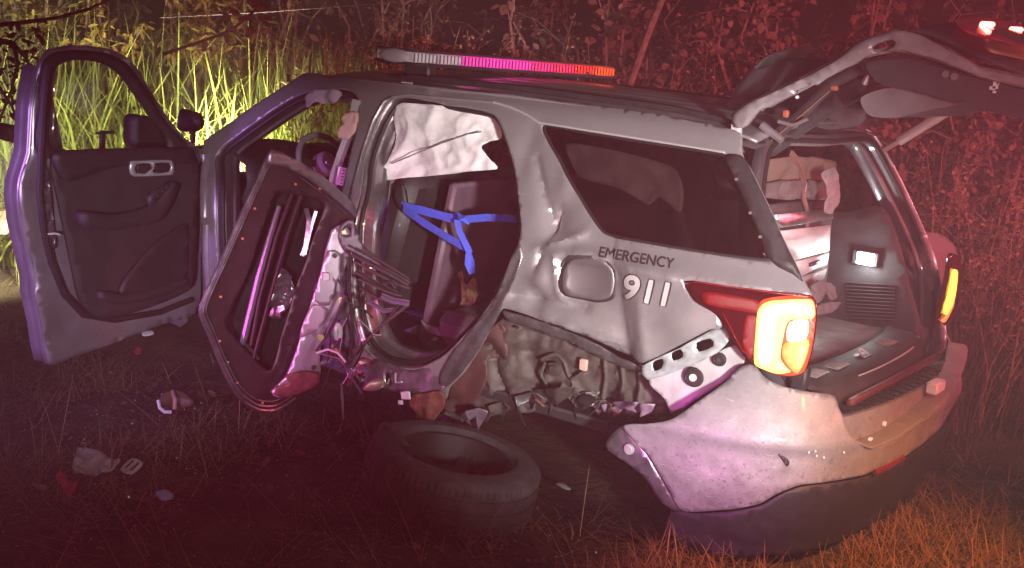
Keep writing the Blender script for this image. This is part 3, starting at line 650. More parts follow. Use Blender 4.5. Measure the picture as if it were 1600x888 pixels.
# ---- tail lamp (left): dark red housing with lit light guide
lamp_px = [(1069, 441), (1084, 437), (1130, 444), (1190, 452), (1240, 457), (1266, 461), (1276, 472), (1277, 500), (1272, 540), (1262, 574), (1248, 588), (1225, 588), (1198, 580), (1174, 566), (1152, 540), (1132, 508), (1118, 491), (1098, 478), (1082, 466)]
LO = sidepts(lamp_px, 4)
tl = empty('tail_lamp', (0, 0, 0), suv)
sidepanel('lamp_housing', LO, [], REDLD, tl, off=.004, res=.03, th=.05, d=False)
def lampart(name, px, mat, off, th=.006, n=3, par=tl): return sidepanel(name, px, [], mat, par, off=off, res=.02, th=th, d=False, n=n)
lampart('upper_reflector', [(1098, 458), (1120, 457), (1180, 468), (1192, 476), (1186, 489), (1150, 484), (1106, 475)], REDL, .009)
lampart('side_reflector', [(1166, 494), (1184, 497), (1180, 548), (1172, 560), (1162, 540)], REDL, .009)
lampart('lamp_bezel', [(1194, 468), (1230, 462), (1270, 466), (1276, 480), (1276, 500), (1270, 545), (1258, 580), (1240, 586), (1215, 584), (1190, 574), (1180, 562), (1182, 520), (1186, 482)], LITR, .012)
lampart('light_guide', [(1196, 474), (1212, 469), (1268, 467), (1275, 476), (1274, 496), (1240, 498), (1232, 506), (1228, 520), (1222, 558), (1232, 574), (1238, 580), (1218, 583), (1196, 576), (1182, 567), (1183, 530), (1187, 486)], LITY, .018, n=3)
lampart('guide_core', [(1200, 481), (1214, 475), (1250, 474), (1258, 479), (1250, 485), (1224, 488), (1217, 498), (1212, 540), (1206, 566), (1196, 568), (1189, 560), (1190, 525), (1194, 490)], LITW, .023, n=3)
lampart('reversing_lens', [(1238, 503), (1266, 500), (1263, 528), (1234, 531)], LITW, .024)
lampart('indicator_lens', [(1230, 535), (1267, 530), (1262, 560), (1250, 582), (1240, 577), (1226, 557)], LITO, .020)
lampart('indicator_reflector', [(1250, 540), (1264, 537), (1260, 560), (1250, 574), (1246, 558)], LITY, .024)
b = MB(); b.tube([castside(u, v, .022) for u, v in ((1085, 440), (1130, 447), (1200, 456), (1268, 463))], .003, 6); b.tube([castside(u, v, .010) for u, v in ((1130, 490), (1146, 522), (1160, 548), (1182, 566))], .0025, 6); b.build('lamp_rim_line', REDL, tl)
b = MB(); P_ = [castside(u, v, -.02) for u, v in ((1268, 575), (1246, 592), (1252, 606))]; b.box(P_[1] + np.array([0, -.03, 0]), (.06, .05, .09), None, .008); b.build('lamp_socket', BLACK, tl)

# ---- tail opening: ring panel round the cargo opening
def hx(Z): return -.64 - (1.66 - np.asarray(Z, float)) * .36
def castH(u, v, o=0.):
    # plane of the tail opening
    return onplane(u, v, (-.64 + o, 0, 1.66), unit((1, 0, -.36)))
hatchR = [castH(u, v) for u, v in ((1300, 219), (1345, 216), (1362, 228), (1384, 268), (1412, 325), (1440, 388), (1452, 440), (1452, 500), (1440, 556), (1400, 590))]
hr = [(p[1], p[2]) for p in hatchR]; hr = [(min(y, -.05), z) for y, z in hr]
hl_ = [(min(-y, float(side0(hx(z) + .075, z)) - .10), z) for y, z in hr[::-1]]
hloop = catmull([(y, z) for y, z in hr] + [(y, z) for y, z in hl_], True, 4)
def ring3(loop, off, scale): 
    c = np.array([0., loop[:, 1].mean()]); return [(float(hx(z0)) - off + .075 * min(1., max(0., y0 / .3)), c[0] + (y0 - c[0]) * scale, c[1] + (z0 - c[1]) * scale) for y0, z0 in loop]
n = len(hloop); V = []
rows = [(1.06, .0, -.02), (1.045, .0, .012), (1.0, 0, .02), (.985, 0, -.02), (.97, 0, -.06), (.93, 0, -.09)]
for sc_, _, off in rows: V += ring3(hloop, off, sc_)
Fc = [(r * n + i, r * n + (i + 1) % n, (r + 1) * n + (i + 1) % n, (r + 1) * n + i) for r in range(len(rows) - 1) for i in range(n)]
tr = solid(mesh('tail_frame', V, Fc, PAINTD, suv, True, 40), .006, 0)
b = MB(); q = ring3(hloop, .022, .995); b.tube(q + [q[0]], .012, 8, False); b.build('hatch_seal', RUBBER, tr)
b = MB(); q = ring3(hloop, -.03, .955); b.tube(q + [q[0]], .010, 8, False); b.build('trim_welt', GREYT, tr)
# cargo bay
cargo_floor = mesh('cargo_floor', [(x, y, .70) for x in (-.88, .2) for y in (-.66, .66)], [(0, 1, 3, 2)][::-1], M('cargo_board', (.11, .105, .105), .42, var=.25, vsc=14, bump=.25, bsc=60), suv); solid(cargo_floor, .03)
b = MB()
for k, (dx, dy) in enumerate(((0, 0), (.03, .02), (-.02, .04), (.05, -.02), (-.04, -.015))): b.ribbon([(-.70 + dx, -.05 + dy, .712), (-.66 + dx, -.02 + dy, .722), (-.64 + dx, .02 + dy, .712)], .018, (1, 0, 0), .003)
tag(b.build('leaf_scrap', M('dry_scrap', (.05, .04, .03), .8)), 'small dark scrap lying on the grey cargo floor', 'scrap')
ct = planepanel('cargo_side_trim', [(.1, -.69, .66), (.1, -.69, 1.15), (.0, -.66, 1.25), (-.50, -.66, 1.25), (-.70, -.66, 1.30), (-.86, -.69, 1.0), (-.93, -.69, .66)], [], (0, -.67, 1), (0, 1, .04), TRIM, suv, res=.06, th=.02)
planepanel('pillar_inner_trim', [(-.57, -.62, 1.62), (-.68, -.64, 1.30), (-.88, -.69, 1.0), (-.80, -.66, 1.35), (-.66, -.62, 1.60)], [], (0, -.65, 1.3), (-.3, 1, .1), TRIM, suv, res=.06, th=.03)
b = MB(); cc = onY(1352, 404, -.645); b.box(cc, (.13, .012, .075), None, .005); lb_ = b.build('lamp_surround', BLACK, ct)
b = MB(); b.box(cc + np.array([-.005, .012, 0]), (.085, .012, .058), None, .004); b.build('cargo_lamp', M('cargo_lamp_lit', (1, 1, 1), .4, emit=(.95, 1.0, .98), es=22), ct)
lamp('cargo_lamp_light', 'POINT', tuple(cc + np.array([-.01, .05, -.02])), None, (.94, 1, .97), 3.5, .03)
for k in range(11):
    b = MB(); a = onY(1322, 442 + k * 5.5, -.66); e_ = onY(1398, 446 + k * 5.5, -.66); b.tube([a, e_], .0045, 6); b.build('vent_slat', BLACK, ct)
# scuff plate on the sill
sp = MB(); 
V = []; prof = [(-.86, .735), (-.88, .745), (-.99, .735), (-1.03, .71), (-1.055, .66), (-1.06, .60)]
for x, z in prof:
    for j in range(25):
        Y = -.66 + 1.32 * j / 24; V.append((x + .06 * (abs(Y) / .66) ** 2.2, Y, z))
sill = solid(mesh('sill_plate', V, [(i * 25 + j, i * 25 + j + 1, (i + 1) * 25 + j + 1, (i + 1) * 25 + j) for i in range(5) for j in range(24)], TRIM, suv), .01, 0)
b = MB(); b.tube([(-1.035 + .06 * (abs(y) / .66) ** 2.2, y, .725) for y in np.linspace(-.42, .30, 12)], .004, 6); b.build('sill_strip', CHROME, sill)
for y0 in (.50, .30, -.30):
    b = MB()
    for k in range(6): b.box((-.93 + .03 * (abs(y0) / .66) ** 2, y0 - .06 + k * .024, .747), (.07, .012, .006), None, .002)
    b.each('sill_tread', SEATG, sill)
b = MB(); b.box((-.935, .03, .744), (.055, .09, .006)); lt = b.build('latch_well', LETTERD, sill); b = MB(); b.tube([(-.95, .0, .75), (-.92, .01, .765), (-.92, .05, .765), (-.95, .06, .75)], .006, 6); b.build('latch_striker', CHROME, lt)
b = MB(); b.box((-1.075, -.05, .665), (.03, 1.15, .03), None, .008); b.build('reflector_strip', M('red_strip', (.10, .02, .025), .5), suv)

# right tail lamp (seen edge-on) and right corner
rt = empty('tail_lamp', (0, 0, 0), suv)
def rl(name, px, mat, x, th=.02): return planepanel(name, px, [], (x, -.8, 1), (-1, 0, -.1), mat, rt, res=.03, th=th, n=3)
rl('lamp_housing', [(1488, 398), (1500, 404), (1502, 430), (1494, 475), (1478, 508), (1466, 506), (1474, 470), (1482, 430)], REDLD, -1.05)
rl('light_guide', [(1490, 424), (1497, 426), (1492, 468), (1480, 492), (1476, 484), (1484, 455)], LITY, -1.062, .008)
rl('indicator_lens', [(1480, 494), (1491, 470), (1490, 480), (1478, 503), (1471, 502)], LITO, -1.061, .008)
planepanel('rear_shoulder', [(1446, 366), (1462, 364), (1480, 372), (1494, 388), (1496, 402), (1484, 402), (1474, 440), (1468, 480), (1462, 470), (1460, 420), (1452, 388)], [], (-.91, -.8, 1), (-1, .1, .2), PAINT, suv, res=.03, th=.03, n=3)

# ---- bumper fascia: wraps from the torn left end round the tail
BPLAN = np.array([(-.10, 1.09), (-.30, 1.085), (-.5, 1.07), (-.72, 1.03), (-.92, .96), (-1.07, .84), (-1.17, .62), (-1.225, .3), (-1.245, -.1), (-1.22, -.5), (-1.13, -.80), (-1.0, -.93), (-.8, -.99), (-.5, -1.0)])
BP = catmull(BPLAN, False, 8); BS = np.concatenate([[0], np.cumsum(np.linalg.norm(np.diff(BP, axis=0), axis=1))])
BT = np.gradient(BP, axis=0); BT /= np.linalg.norm(BT, axis=1)[:, None]; BN = np.stack([BT[:, 1], -BT[:, 0]], 1)
_m = BN[:, 0] * (BP[:, 0] - -.2) + BN[:, 1] * BP[:, 1]; BN[_m < 0] *= -1
def blean(z, s): # the fascia leans inwards above its crease and tucks under below
    z = np.asarray(z, float); return -.16 * np.clip((z - .60) / .28, 0, 2) ** 1.3 - .10 * np.clip((.40 - z) / .3, 0, 1) ** 1.5 + .012 * np.exp(-((z - .56) / .03) ** 2)
def bpoint(s, z, o=0.):
    x = np.interp(s, BS, BP[:, 0]); y = np.interp(s, BS, BP[:, 1]); nx_ = np.interp(s, BS, BN[:, 0]); ny_ = np.interp(s, BS, BN[:, 1])
    d = blean(z, s) + o; return np.stack([x + nx_ * d, y + ny_ * d, np.asarray(z, float) + 0 * x], -1)
def castB(u, v, o=0.):
    d = ray(u, v); sg = np.linspace(0, BS[-1], 400); lean = np.zeros(400)
    q = bpoint(sg, np.full(400, .5)) 
    for _ in range(24):
        # bearing of every station, pick the nearest hit of this pixel's vertical plane
        if _ == 0: z = .5
        q = bpoint(sg, np.full(400, z), o)
        a = (q[:, 0] - CAM[0]) * d[1] - (q[:, 1] - CAM[1]) * d[0]
        k = np.where(a[:-1] * a[1:] <= 0)[0]
        if len(k) == 0: i = int(np.argmin(abs(a))); s = sg[i]
        else:
            k = min(k, key=lambda i: np.hypot(*(q[i, :2] - CAM[:2]))); f = a[k] / (a[k] - a[k + 1] + 1e-12); s = sg[k] + f * (sg[k + 1] - sg[k])
        pt_ = bpoint(np.array([s]), np.array([z]), o)[0]; t = ((pt_[:2] - CAM[:2]) @ d[:2]) / (d[:2] @ d[:2]); z = .5 * z + .5 * (CAM[2] + t * d[2])
    return s, z
def bumppanel(name, px, holes, mat, parent, o=0., res=.025, th=.006, n=4, extra=None):
    lp = catmull([castB(u, v, o) for u, v in px], True, n); hs = [catmull([castB(u, v, o) for u, v in h], True, n) for h in holes]
    P, T = cdt(lp, hs, res); V = bpoint(P[:, 0], P[:, 1], o)
    if extra is not None:
        nx_ = np.interp(P[:, 0], BS, BN[:, 0]); ny_ = np.interp(P[:, 0], BS, BN[:, 1]); e_ = extra(P); V[:, 0] += nx_ * e_; V[:, 1] += ny_ * e_
    ob = mesh(name, V, T, mat, parent, True, 50)
    f = V[T]; nn = np.cross(f[:, 1] - f[:, 0], f[:, 2] - f[:, 0]); c = f.mean(1)
    if ((nn * (CAM - c)).sum(1) > 0).mean() < .5: ob.data.flip_normals()
    return solid(ob, th)
# dusty scuffed paint on the fascia
FASCIA = dirty(M('fascia_paint', (.30, .29, .292), .56, .4, .06, var=.14, vsc=7, bump=.12, bsc=45), .25, .80, dust=(.06, .05, .045), amt=.8)
def fdisp(P): return .006 * nz(P, 6, 2) + .010 * np.exp(-((P[:, 1] - .52) / .02) ** 2) * 0 + .004 * nz(P, 26, 6) * (P[:, 1] < .55)
fascia = bumppanel('rear_bumper', [(972, 668), (1010, 663), (1050, 655), (1090, 628), (1135, 596), (1158, 573), (1178, 570), (1196, 590), (1225, 604), (1262, 612), (1302, 618), (1312, 640), (1328, 672), (1342, 692), (1360, 700), (1400, 684), (1445, 655), (1476, 625), (1494, 585), (1501, 550), (1497, 520), (1484, 500), (1499, 512), (1503, 545), (1502, 590), (1492, 632), (1462, 676), (1410, 715), (1350, 742), (1300, 752), (1250, 758), (1215, 772), (1185, 788), (1140, 796), (1085, 800), (1062, 797), (1045, 770), (1015, 715)], [], FASCIA, suv, res=.02, extra=fdisp)
bumppanel('bumper_end_flange', [(946, 697), (970, 667), (985, 680), (1012, 712), (1046, 770), (1062, 797), (1050, 797), (1030, 782), (1008, 748), (985, 728)], [], JAMB, fascia, o=-.012, res=.02, extra=lambda P: .006 * nz(P, 20))
s_, z_ = castB(983, 702); c_ = bpoint(np.array([s_]), np.array([z_]), .0)[0]; b = MB(); b.disc(c_, (0, 1, 0), .014, .014); b.disc(c_, (0, 1, 0), .022, .006); b.build('flange_bolt', CHROME, fascia)
valance = bumppanel('bumper_valance', [(1052, 800), (1090, 803), (1140, 800), (1188, 791), (1218, 774), (1252, 761), (1300, 755), (1352, 745), (1412, 718), (1464, 679), (1494, 634), (1502, 600), (1499, 640), (1484, 700), (1440, 758), (1380, 808), (1300, 850), (1200, 868), (1120, 868), (1070, 850), (1040, 822)], [], BLACK, suv, o=-.006, res=.03, extra=lambda P: .004 * nz(P, 10))
b = MB()
for q in ([(1365, 738), (1385, 730), (1410, 715)],):
    pts = [bpoint(np.array([castB(u, v)[0]]), np.array([castB(u, v)[1]]), .004)[0] for u, v in q]; b.tube(pts, .014, 8, flat=.6)
b.build('rear_reflector', M('reflector_red', (.16, .02, .02), .25), valance)
bumppanel('scuff_gouge', [(1216, 710), (1226, 714), (1234, 722), (1230, 730), (1224, 722)], [], LETTERD, fascia, o=.007, res=.01, th=.002, n=2)
b = MB()
for u, v in ((1262, 706), (1272, 704), (1274, 711), (1285, 714), (1316, 706)):
    s_, z_ = castB(u, v); b.disc(bpoint(np.array([s_]), np.array([z_]), .008)[0], bpoint(np.array([s_]), np.array([z_]), 1)[0] - bpoint(np.array([s_]), np.array([z_]), 0)[0], .004, .004, 8)
b.each('chipped_paint', WHITE, fascia)
# step on top of the bumper
zs_ = [castB(u, v) for u, v in ((1342, 692), (1360, 700), (1400, 684), (1445, 655), (1476, 625), (1494, 585), (1501, 550))]
V = []; ns = 60; s0 = castB(1300, 640)[0]; s1 = castB(1500, 540)[0] + .12
for k in range(ns):
    s = s0 + (s1 - s0) * k / (ns - 1)
    zt = float(np.interp(s, [q[0] for q in zs_], [q[1] for q in zs_]))
    for o, z in ((-.004, zt - .004), (-.012, zt + .003), (-.085, zt + .006), (-.092, .626), (-.175, .634), (-.20, .62)): V.append(bpoint(np.array([s]), np.array([.55]), o)[0][:2].tolist() + [z])
step = solid(mesh('bumper_step', V, [(k * 6 + j, k * 6 + j + 1, (k + 1) * 6 + j + 1, (k + 1) * 6 + j) for k in range(ns - 1) for j in range(5)], FASCIA, suv, True, 40), .006, 0)
for k in range(15):
    s = s0 + .18 + (s1 - s0 - .5) * k / 14
    a = bpoint(np.array([s]), np.array([.55]), -.095)[0]; e_ = bpoint(np.array([s + .012]), np.array([.55]), -.165)[0]
    b = MB(); b.ribbon([(a[0], a[1], .640), (e_[0], e_[1], .641)], .038, (e_[1] - a[1], -(e_[0] - a[0]), 0), .008); b.build('step_slot_strip', BLACK, step)  # black strips put the shade of the step's slots into colour
b = MB(); p_ = onZ(1462, 604, .63); b.box(p_, (.05, .12, .05), None, .006); b.build('step_tab', WHITE, step)
b = MB(); p_ = onZ(1382, 662, .62); b.box(p_, (.012, .012, .016)); p_ = onZ(1360, 686, .63); b.box(p_, (.01, .02, .008)); b.each('step_chip', WHITE, step)

# ---- tailgate, swung up
gate = empty('tailgate', (0, 0, 0), suv)
GATEF = M('gate_frame_paint', (.42, .39, .40), .34, .45, .4, var=.15, vsc=9)
gtop = [(1143, 182), (1165, 164), (1240, 130), (1308, 94), (1345, 66), (1398, 49), (1434, 56), (1480, 78), (1522, 102), (1532, 108), (1600, 122), (1650, 134)]
gbot = [(1650, 147), (1600, 135), (1530, 119), (1480, 99), (1440, 86), (1400, 78), (1354, 88), (1322, 105), (1254, 140), (1186, 173), (1164, 196), (1149, 200)]
planepanel('gate_frame', gtop + gbot, [[(1362, 72), (1388, 62), (1400, 66), (1392, 76), (1372, 84)], [(1240, 142), (1262, 131), (1264, 136), (1244, 147)]], (0, .65, 0), (.1, 1, 0), GATEF, gate, res=.022, th=.035, disp=lambda P: .010 * nz(P, 9) + .006 * nz(P, 25))
b = MB()
for u, v, r in ((1178, 168, .009), (1212, 150, .006), (1246, 152, .006)): b.disc(onY(u, v, .675), (0, 1, 0), r, .01)
b.each('frame_bolt', WHITE, gate)
b = MB(); b.tube([onY(u, v, .672) for u, v in gtop], .008, 6); b.tube([onY(u, v, .668) for u, v in gbot[::-1]], .006, 6); b.tube([onY(u, (v + w) / 2 + 2, .670) for (u, v), w in zip(gtop[1:11], (190, 152, 122, 100, 92, 98, 106, 120, 124, 140))], .007, 6); b.each('frame_lip', GATEF, gate)
prof = [(-.50, 1.735), (-.66, 1.83), (-.85, 1.935), (-1.02, 2.03), (-1.12, 2.085), (-1.19, 2.105), (-1.30, 2.075), (-1.45, 2.02), (-1.6, 1.975), (-1.78, 1.93)]
pc = catmull(prof, False, 5); V = []; ng = 31
for i, (x, z) in enumerate(pc):
    tt = i / (len(pc) - 1)
    for j in range(ng):
        Y = -.66 + 1.32 * j / (ng - 1); cr = (1 - abs(Y / .66) ** 3)
        V.append((x - .05 * cr * (tt > .4) * min(1, (tt - .4) * 4) , Y * (.93 + .07 * min(1, tt * 2)), z + cr * (.02 + .05 * min(1, max(0, (tt - .25) * 2.2)))))
def gq(i0, i1): return [(i * ng + j, i * ng + j + 1, (i + 1) * ng + j + 1, (i + 1) * ng + j) for i in range(i0, i1) for j in range(ng - 1)]
nglass = 20
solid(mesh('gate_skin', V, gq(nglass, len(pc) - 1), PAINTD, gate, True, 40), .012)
gw = [(v[0] + .0, v[1] * .92, v[2] - .012) for v in V]
solid(mesh('gate_glass', gw, gq(2, nglass + 1), PRIVACY, gate, True, 40), .006)
# inner trim of the lower half, thick and dark
tr_px = [(1352, 100), (1400, 92), (1440, 98), (1500, 116), (1560, 132), (1650, 154), (1650, 196), (1575, 182), (1520, 168), (1460, 150), (1410, 138), (1375, 132)]
def extrudeY(name, px, y0, y1, mat, parent, n=3, sc=1.):
    a = np.array([onY(u, v, y0) for u, v in px]); lp = catmull(a[:, [0, 2]], True, n); m = len(lp); P, T = cdt(lp, [], .05)
    V = [(p[0], y0, p[1]) for p in P] + [(p[0], y1, p[1]) for p in P]; k = len(P)
    Fc = [tuple(t[::-1]) for t in T] + [tuple(t + k) for t in T] + [(i, (i + 1) % m, (i + 1) % m + k, i + k) for i in range(m)]
    return mesh(name, V, Fc, mat, parent, True, 40)
extrudeY('gate_inner_trim', tr_px, .62, -.60, TRIM, gate)
extrudeY('gate_pull_trim', [(1346, 152), (1376, 140), (1430, 134), (1490, 150), (1500, 162), (1452, 172), (1400, 184), (1362, 182), (1348, 168)], .46, -.40, GREYT, gate)
b = MB()
for u, v in ((1478, 116), (1492, 120)): b.disc(onY(u, v, .64), (0, 1, 0), .013, .014)
b.each('trim_grommet', GREYT, gate)
b = MB()
for u, v, w, h in ((1556, 132, .018, .03), (1551, 138, .02, .012), (1560, 128, .008, .02), (1554, 144, .012, .008)): b.box(onY(u, v, .635), (w, .006, h))
b.each('torn_sticker', WHITE, gate)
# black liner between frame and trim
extrudeY('gate_liner', [(1345, 98), (1400, 88), (1440, 94), (1500, 110), (1600, 136), (1600, 150), (1500, 124), (1440, 108), (1400, 102), (1355, 112)], .60, -.55, RUBBER, gate)
# second inner bar under the glass and hanging rail
b = MB(); b.tube([onY(u, v, .50) for u, v in ((1172, 240), (1220, 205), (1260, 172), (1300, 130), (1345, 108))], .022, 8, flat=.5); b.build('inner_rail', TRIM, gate)
planepanel('inner_panel', [(1178, 236), (1230, 196), (1300, 148), (1344, 116), (1352, 146), (1300, 176), (1250, 210), (1204, 244)], [], (0, .52, 0), (.15, 1, .2), TRIM, gate, res=.04, th=.02, n=3)
planepanel('inner_panel', [(1262, 196), (1300, 172), (1346, 160), (1350, 184), (1330, 198), (1290, 202)], [], (0, .1, 0), (.3, 1, .3), GREYT, gate, res=.05, th=.02, n=2)
b = MB()
for q, r_ in ((((1190, 196), (1206, 208), (1222, 220)), .016), (((1216, 190), (1240, 196), (1262, 186)), .008), (((1352, 96), (1358, 116), (1350, 132)), .012), (((1372, 92), (1376, 110), (1370, 128)), .018)): b.tube([onY(u, v, .55) for u, v in q], r_, 8)
b.each('gate_bracket', M('gate_bracket_grey', (.20, .18, .19), .45, .3), gate)
b = MB(); b.tube([onY(u, v, .52) for u, v in ((1205, 220), (1262, 172), (1296, 142))], .0025, 6); b.build('orange_wire', M('orange_wire', (.28, .12, .08), .5), gate)
b = MB(); b.box(onY(1304, 138, .5), (.03, .02, .02), None, .005); b.box(onY(1228, 178, .5), (.025, .02, .03), None, .005); b.each('orange_clip', M('orange_clip', (.40, .10, .05), .5), gate)
# spoiler standing up over the roof edge
V = []; sp_prof = [(-.50, 1.735), (-.44, 1.80), (-.415, 1.88), (-.43, 1.95), (-.47, 1.985), (-.52, 1.97), (-.56, 1.90), (-.58, 1.82)]
for j in range(25):
    Y = -.58 + 1.12 * j / 24; e_ = 1 - .75 * (abs(Y + .02) / .56) ** 5
    for x, z in sp_prof: V.append((x, Y, 1.735 + (z - 1.735) * e_))
k = len(sp_prof); Fc = [(j * k + i, j * k + i + 1, (j + 1) * k + i + 1, (j + 1) * k + i) for j in range(24) for i in range(k - 1)] + [tuple(range(k)), tuple(24 * k + i for i in range(k))[::-1]]
spoil = mesh('spoiler', V, Fc, PAINTD, gate, True, 50)
planepanel('high_brake_lens', [(1180, 106), (1200, 88), (1232, 78), (1262, 74), (1284, 76), (1262, 90), (1222, 96), (1190, 108)], [], (-.545, .2, 1.9), (-1, 0, -.3), M('smoked_green', (.05, .06, .055), .15, coat=.8), spoil, res=.03, th=.006, n=3)
# hinges, struts
b = MB(); p_ = onY(1150, 205, .66); b.box(p_, (.045, .03, .07), None, .008); b.build('hinge_cap', M('pink_grey', (.5, .42, .42), .5), gate)
b = MB(); b.tube([onY(u, v, .60) for u, v in ((1142, 200), (1152, 222), (1160, 240))], .012, 8); b.build('gate_hinge', JAMB, gate)
hb = planepanel('far_hinge', [(1300, 205), (1330, 194), (1362, 184), (1380, 183), (1372, 194), (1352, 200), (1356, 214), (1340, 216), (1322, 208)], [], (-.60, -.45, 1.68), (-1, .3, .2), JAMB, gate, res=.03, th=.02, n=2)
A_, B_ = onY(1372, 241, -.64), onY(1494, 166, -.60); b = MB(); b.tube([A_, A_ + (B_ - A_) * .3], .012, 8); b.tube([A_ + (B_ - A_) * .28, B_], .023, 10); b.build('gas_strut', M('pale_strut', (.75, .70, .64), .4, .1), gate)
# lamps and plate recess on the gate skin
def gskin(u, v, zoff=.0):
    # the skin of the lower half, sampled as the plane through its ridge
    P0 = np.array([-1.35, 0, 2.125 + zoff]); return onplane(u, v, P0, unit((-.36, 0, 1)))
GN = unit((-.36, 0, 1))
planepanel('lamp_recess', [(1494, 32), (1520, 26), (1560, 30), (1610, 45), (1610, 78), (1560, 62), (1515, 50)], [], (-1.35, 0, 2.128), GN, M('recess_red', (.16, .02, .04), .15, coat=.8, emit=(1, .03, .06), es=.12), gate, res=.05, th=.006, n=3)
for u, v, r in ((1543, 38, .016), (1588, 46, .015)):
    b = MB(); b.box(gskin(u, v, .012), (.05, .034, .018), None, .006); b.build('warning_lamp', M('red_warning%d' % u, (1, .3, .2), .3, emit=(1, .10, .07), es=22), gate)
planepanel('plate_recess', [(1536, 62), (1562, 64), (1610, 78), (1610, 92), (1570, 84), (1548, 78)], [], (-1.35, 0, 2.128), GN, M('plate_amber', (.42, .20, .12), .4), gate, res=.05, th=.006, n=3)
# ---- driver's door, swung fully open (its inner side faces us)
DX = 2.28
fdoor = empty('front_door', (0, 0, 0), suv)
def dp(name, px, holes, x, mat, parent=fdoor, res=.04, th=.02, disp=None, n=4): return planepanel(name, px, holes, (x, 1.4, .9), (-1, .03, 0), mat, parent, res, th, disp, n)
win = [(83, 232), (80, 175), (82, 122), (92, 102), (120, 94), (160, 99), (190, 117), (215, 150), (240, 187), (257, 207), (264, 222), (262, 233), (170, 233)]
shell_px = [(62, 100), (78, 80), (112, 71), (172, 77), (206, 97), (236, 142), (264, 188), (290, 217), (314, 236), (319, 300), (314, 400), (309, 486), (250, 508), (180, 536), (120, 556), (80, 571), (72, 545), (66, 510), (54, 462), (56, 440), (48, 400), (36, 350), (30, 305), (36, 268), (48, 240), (52, 170)]
DOORP = M('door_paint', (.38, .35, .38), .30, .55, .6, var=.15, vsc=6)
def sheetwave(P): return .012 * nz(P, 5, 1) + .006 * nz(P, 14, 2)
dp('door_shell', shell_px, [[(u + (6 if u > 170 else -7), v + (6 if v > 200 else -6)) for u, v in win]], DX + .03, DOORP, res=.03, th=.012, disp=sheetwave)
dp('door_skin', [(40, 250), (60, 100), (90, 76), (100, 240), (300, 240), (305, 470), (180, 530), (84, 562), (60, 480), (34, 330)], [], DX + .14, PAINT, th=.01, n=2, disp=sheetwave)
# latch edge: face between inner sheet and outer skin
a_in = [onplane(u, v, (DX + .03, 1.4, .9), (-1, .03, 0)) for u, v in ((62, 104), (52, 170), (48, 240), (33, 285), (31, 310), (37, 350), (49, 400), (57, 440), (56, 462), (67, 510), (74, 548), (80, 570))]
V = []
for k, p in enumerate(a_in):
    for t, bul in ((0, 0), (.3, .008), (.5, -.006), (.75, -.006), (1, .01)): V.append(p + np.array([.115 * t, bul + .004 * math.sin(k * 1.3), 0]))
solid(mesh('latch_edge', V, [(i * 5 + j, i * 5 + j + 1, (i + 1) * 5 + j + 1, (i + 1) * 5 + j) for i in range(len(a_in) - 1) for j in range(4)], DOORP, fdoor, True, 50), .004, 0)
lt = dp('latch_plate', [(64, 262), (76, 264), (80, 300), (84, 345), (88, 386), (78, 392), (70, 384), (72, 350), (66, 310)], [[(70, 284), (76, 286), (76, 294), (70, 292)], [(76, 330), (82, 333), (82, 345), (77, 342)], [(78, 372), (84, 374), (83, 381), (78, 379)]], DX + .005, STEEL, res=.015, th=.006, n=2, disp=lambda P: .012 * nz(P, 18, 3))
b = MB(); b.tube([onX(72, 366, DX), onX(86, 365, DX - .02), onX(94, 367, DX - .03)], .006, 6); b.build('latch_lever', CHROME, lt)
# door seal running down the edge
b = MB(); b.tube([onX(u, v, DX + .005) for u, v in ((74, 110), (68, 170), (64, 240), (62, 300), (68, 360), (80, 410), (100, 460), (130, 492), (180, 500), (250, 488), (300, 468))], .016, 8); b.build('door_seal', RUBBER, fdoor)
fr = dp('window_frame', [(66, 246), (64, 170), (70, 105), (84, 86), (115, 79), (168, 84), (202, 103), (232, 147), (260, 192), (286, 220), (300, 246), (180, 246)], [win], DX - .005, BLACK, res=.04, th=.03)
dp('window_glass', win, [], DX + .02, GLASS, th=.004, res=.08)
# inner trim: panel, upper ledge, armrest, pocket
def trimd(P): return .014 * np.sin(P[:, 0] * 4) + .004 * nz(P, 6)
dt = dp('inner_trim', [(86, 246), (150, 240), (300, 240), (306, 300), (302, 400), (296, 448), (250, 474), (190, 494), (152, 496), (128, 470), (118, 430), (108, 380), (96, 320)], [], DX - .03, TRIM, res=.04, th=.02, disp=trimd)
dp('trim_ledge', [(88, 240), (160, 234), (300, 232), (306, 244), (302, 256), (180, 262), (112, 284), (94, 272)], [], DX - .05, BLACK, dt, th=.03)
dp('armrest', [(128, 332), (180, 336), (236, 322), (268, 286), (276, 290), (258, 330), (238, 348), (180, 358), (132, 356)], [], DX - .09, GREYT if False else TRIM, dt, th=.06, disp=lambda P: .02 * np.cos(P[:, 0] * 3))
dp('switch_panel', [(232, 308), (262, 288), (270, 292), (256, 318), (238, 326)], [], DX - .098, BLACK, dt, th=.02, n=2)
b = MB()
for u, v in ((240, 314), (248, 306), (255, 299), (262, 293)): b.box(onX(u, v, DX - .105), (.012, .022, .014), None, .003)
b.each('window_switch', TRIM, dt)
dp('map_pocket', [(196, 438), (240, 384), (288, 350), (296, 352), (294, 430), (288, 448), (240, 462), (190, 462)], [], DX - .055, BLACK, dt, th=.03, disp=lambda P: .008 * nz(P, 4))
dp('pocket_lip', [(160, 456), (200, 462), (246, 452), (292, 436), (294, 446), (250, 464), (196, 476), (160, 470)], [], DX - .08, TRIM, dt, th=.05)
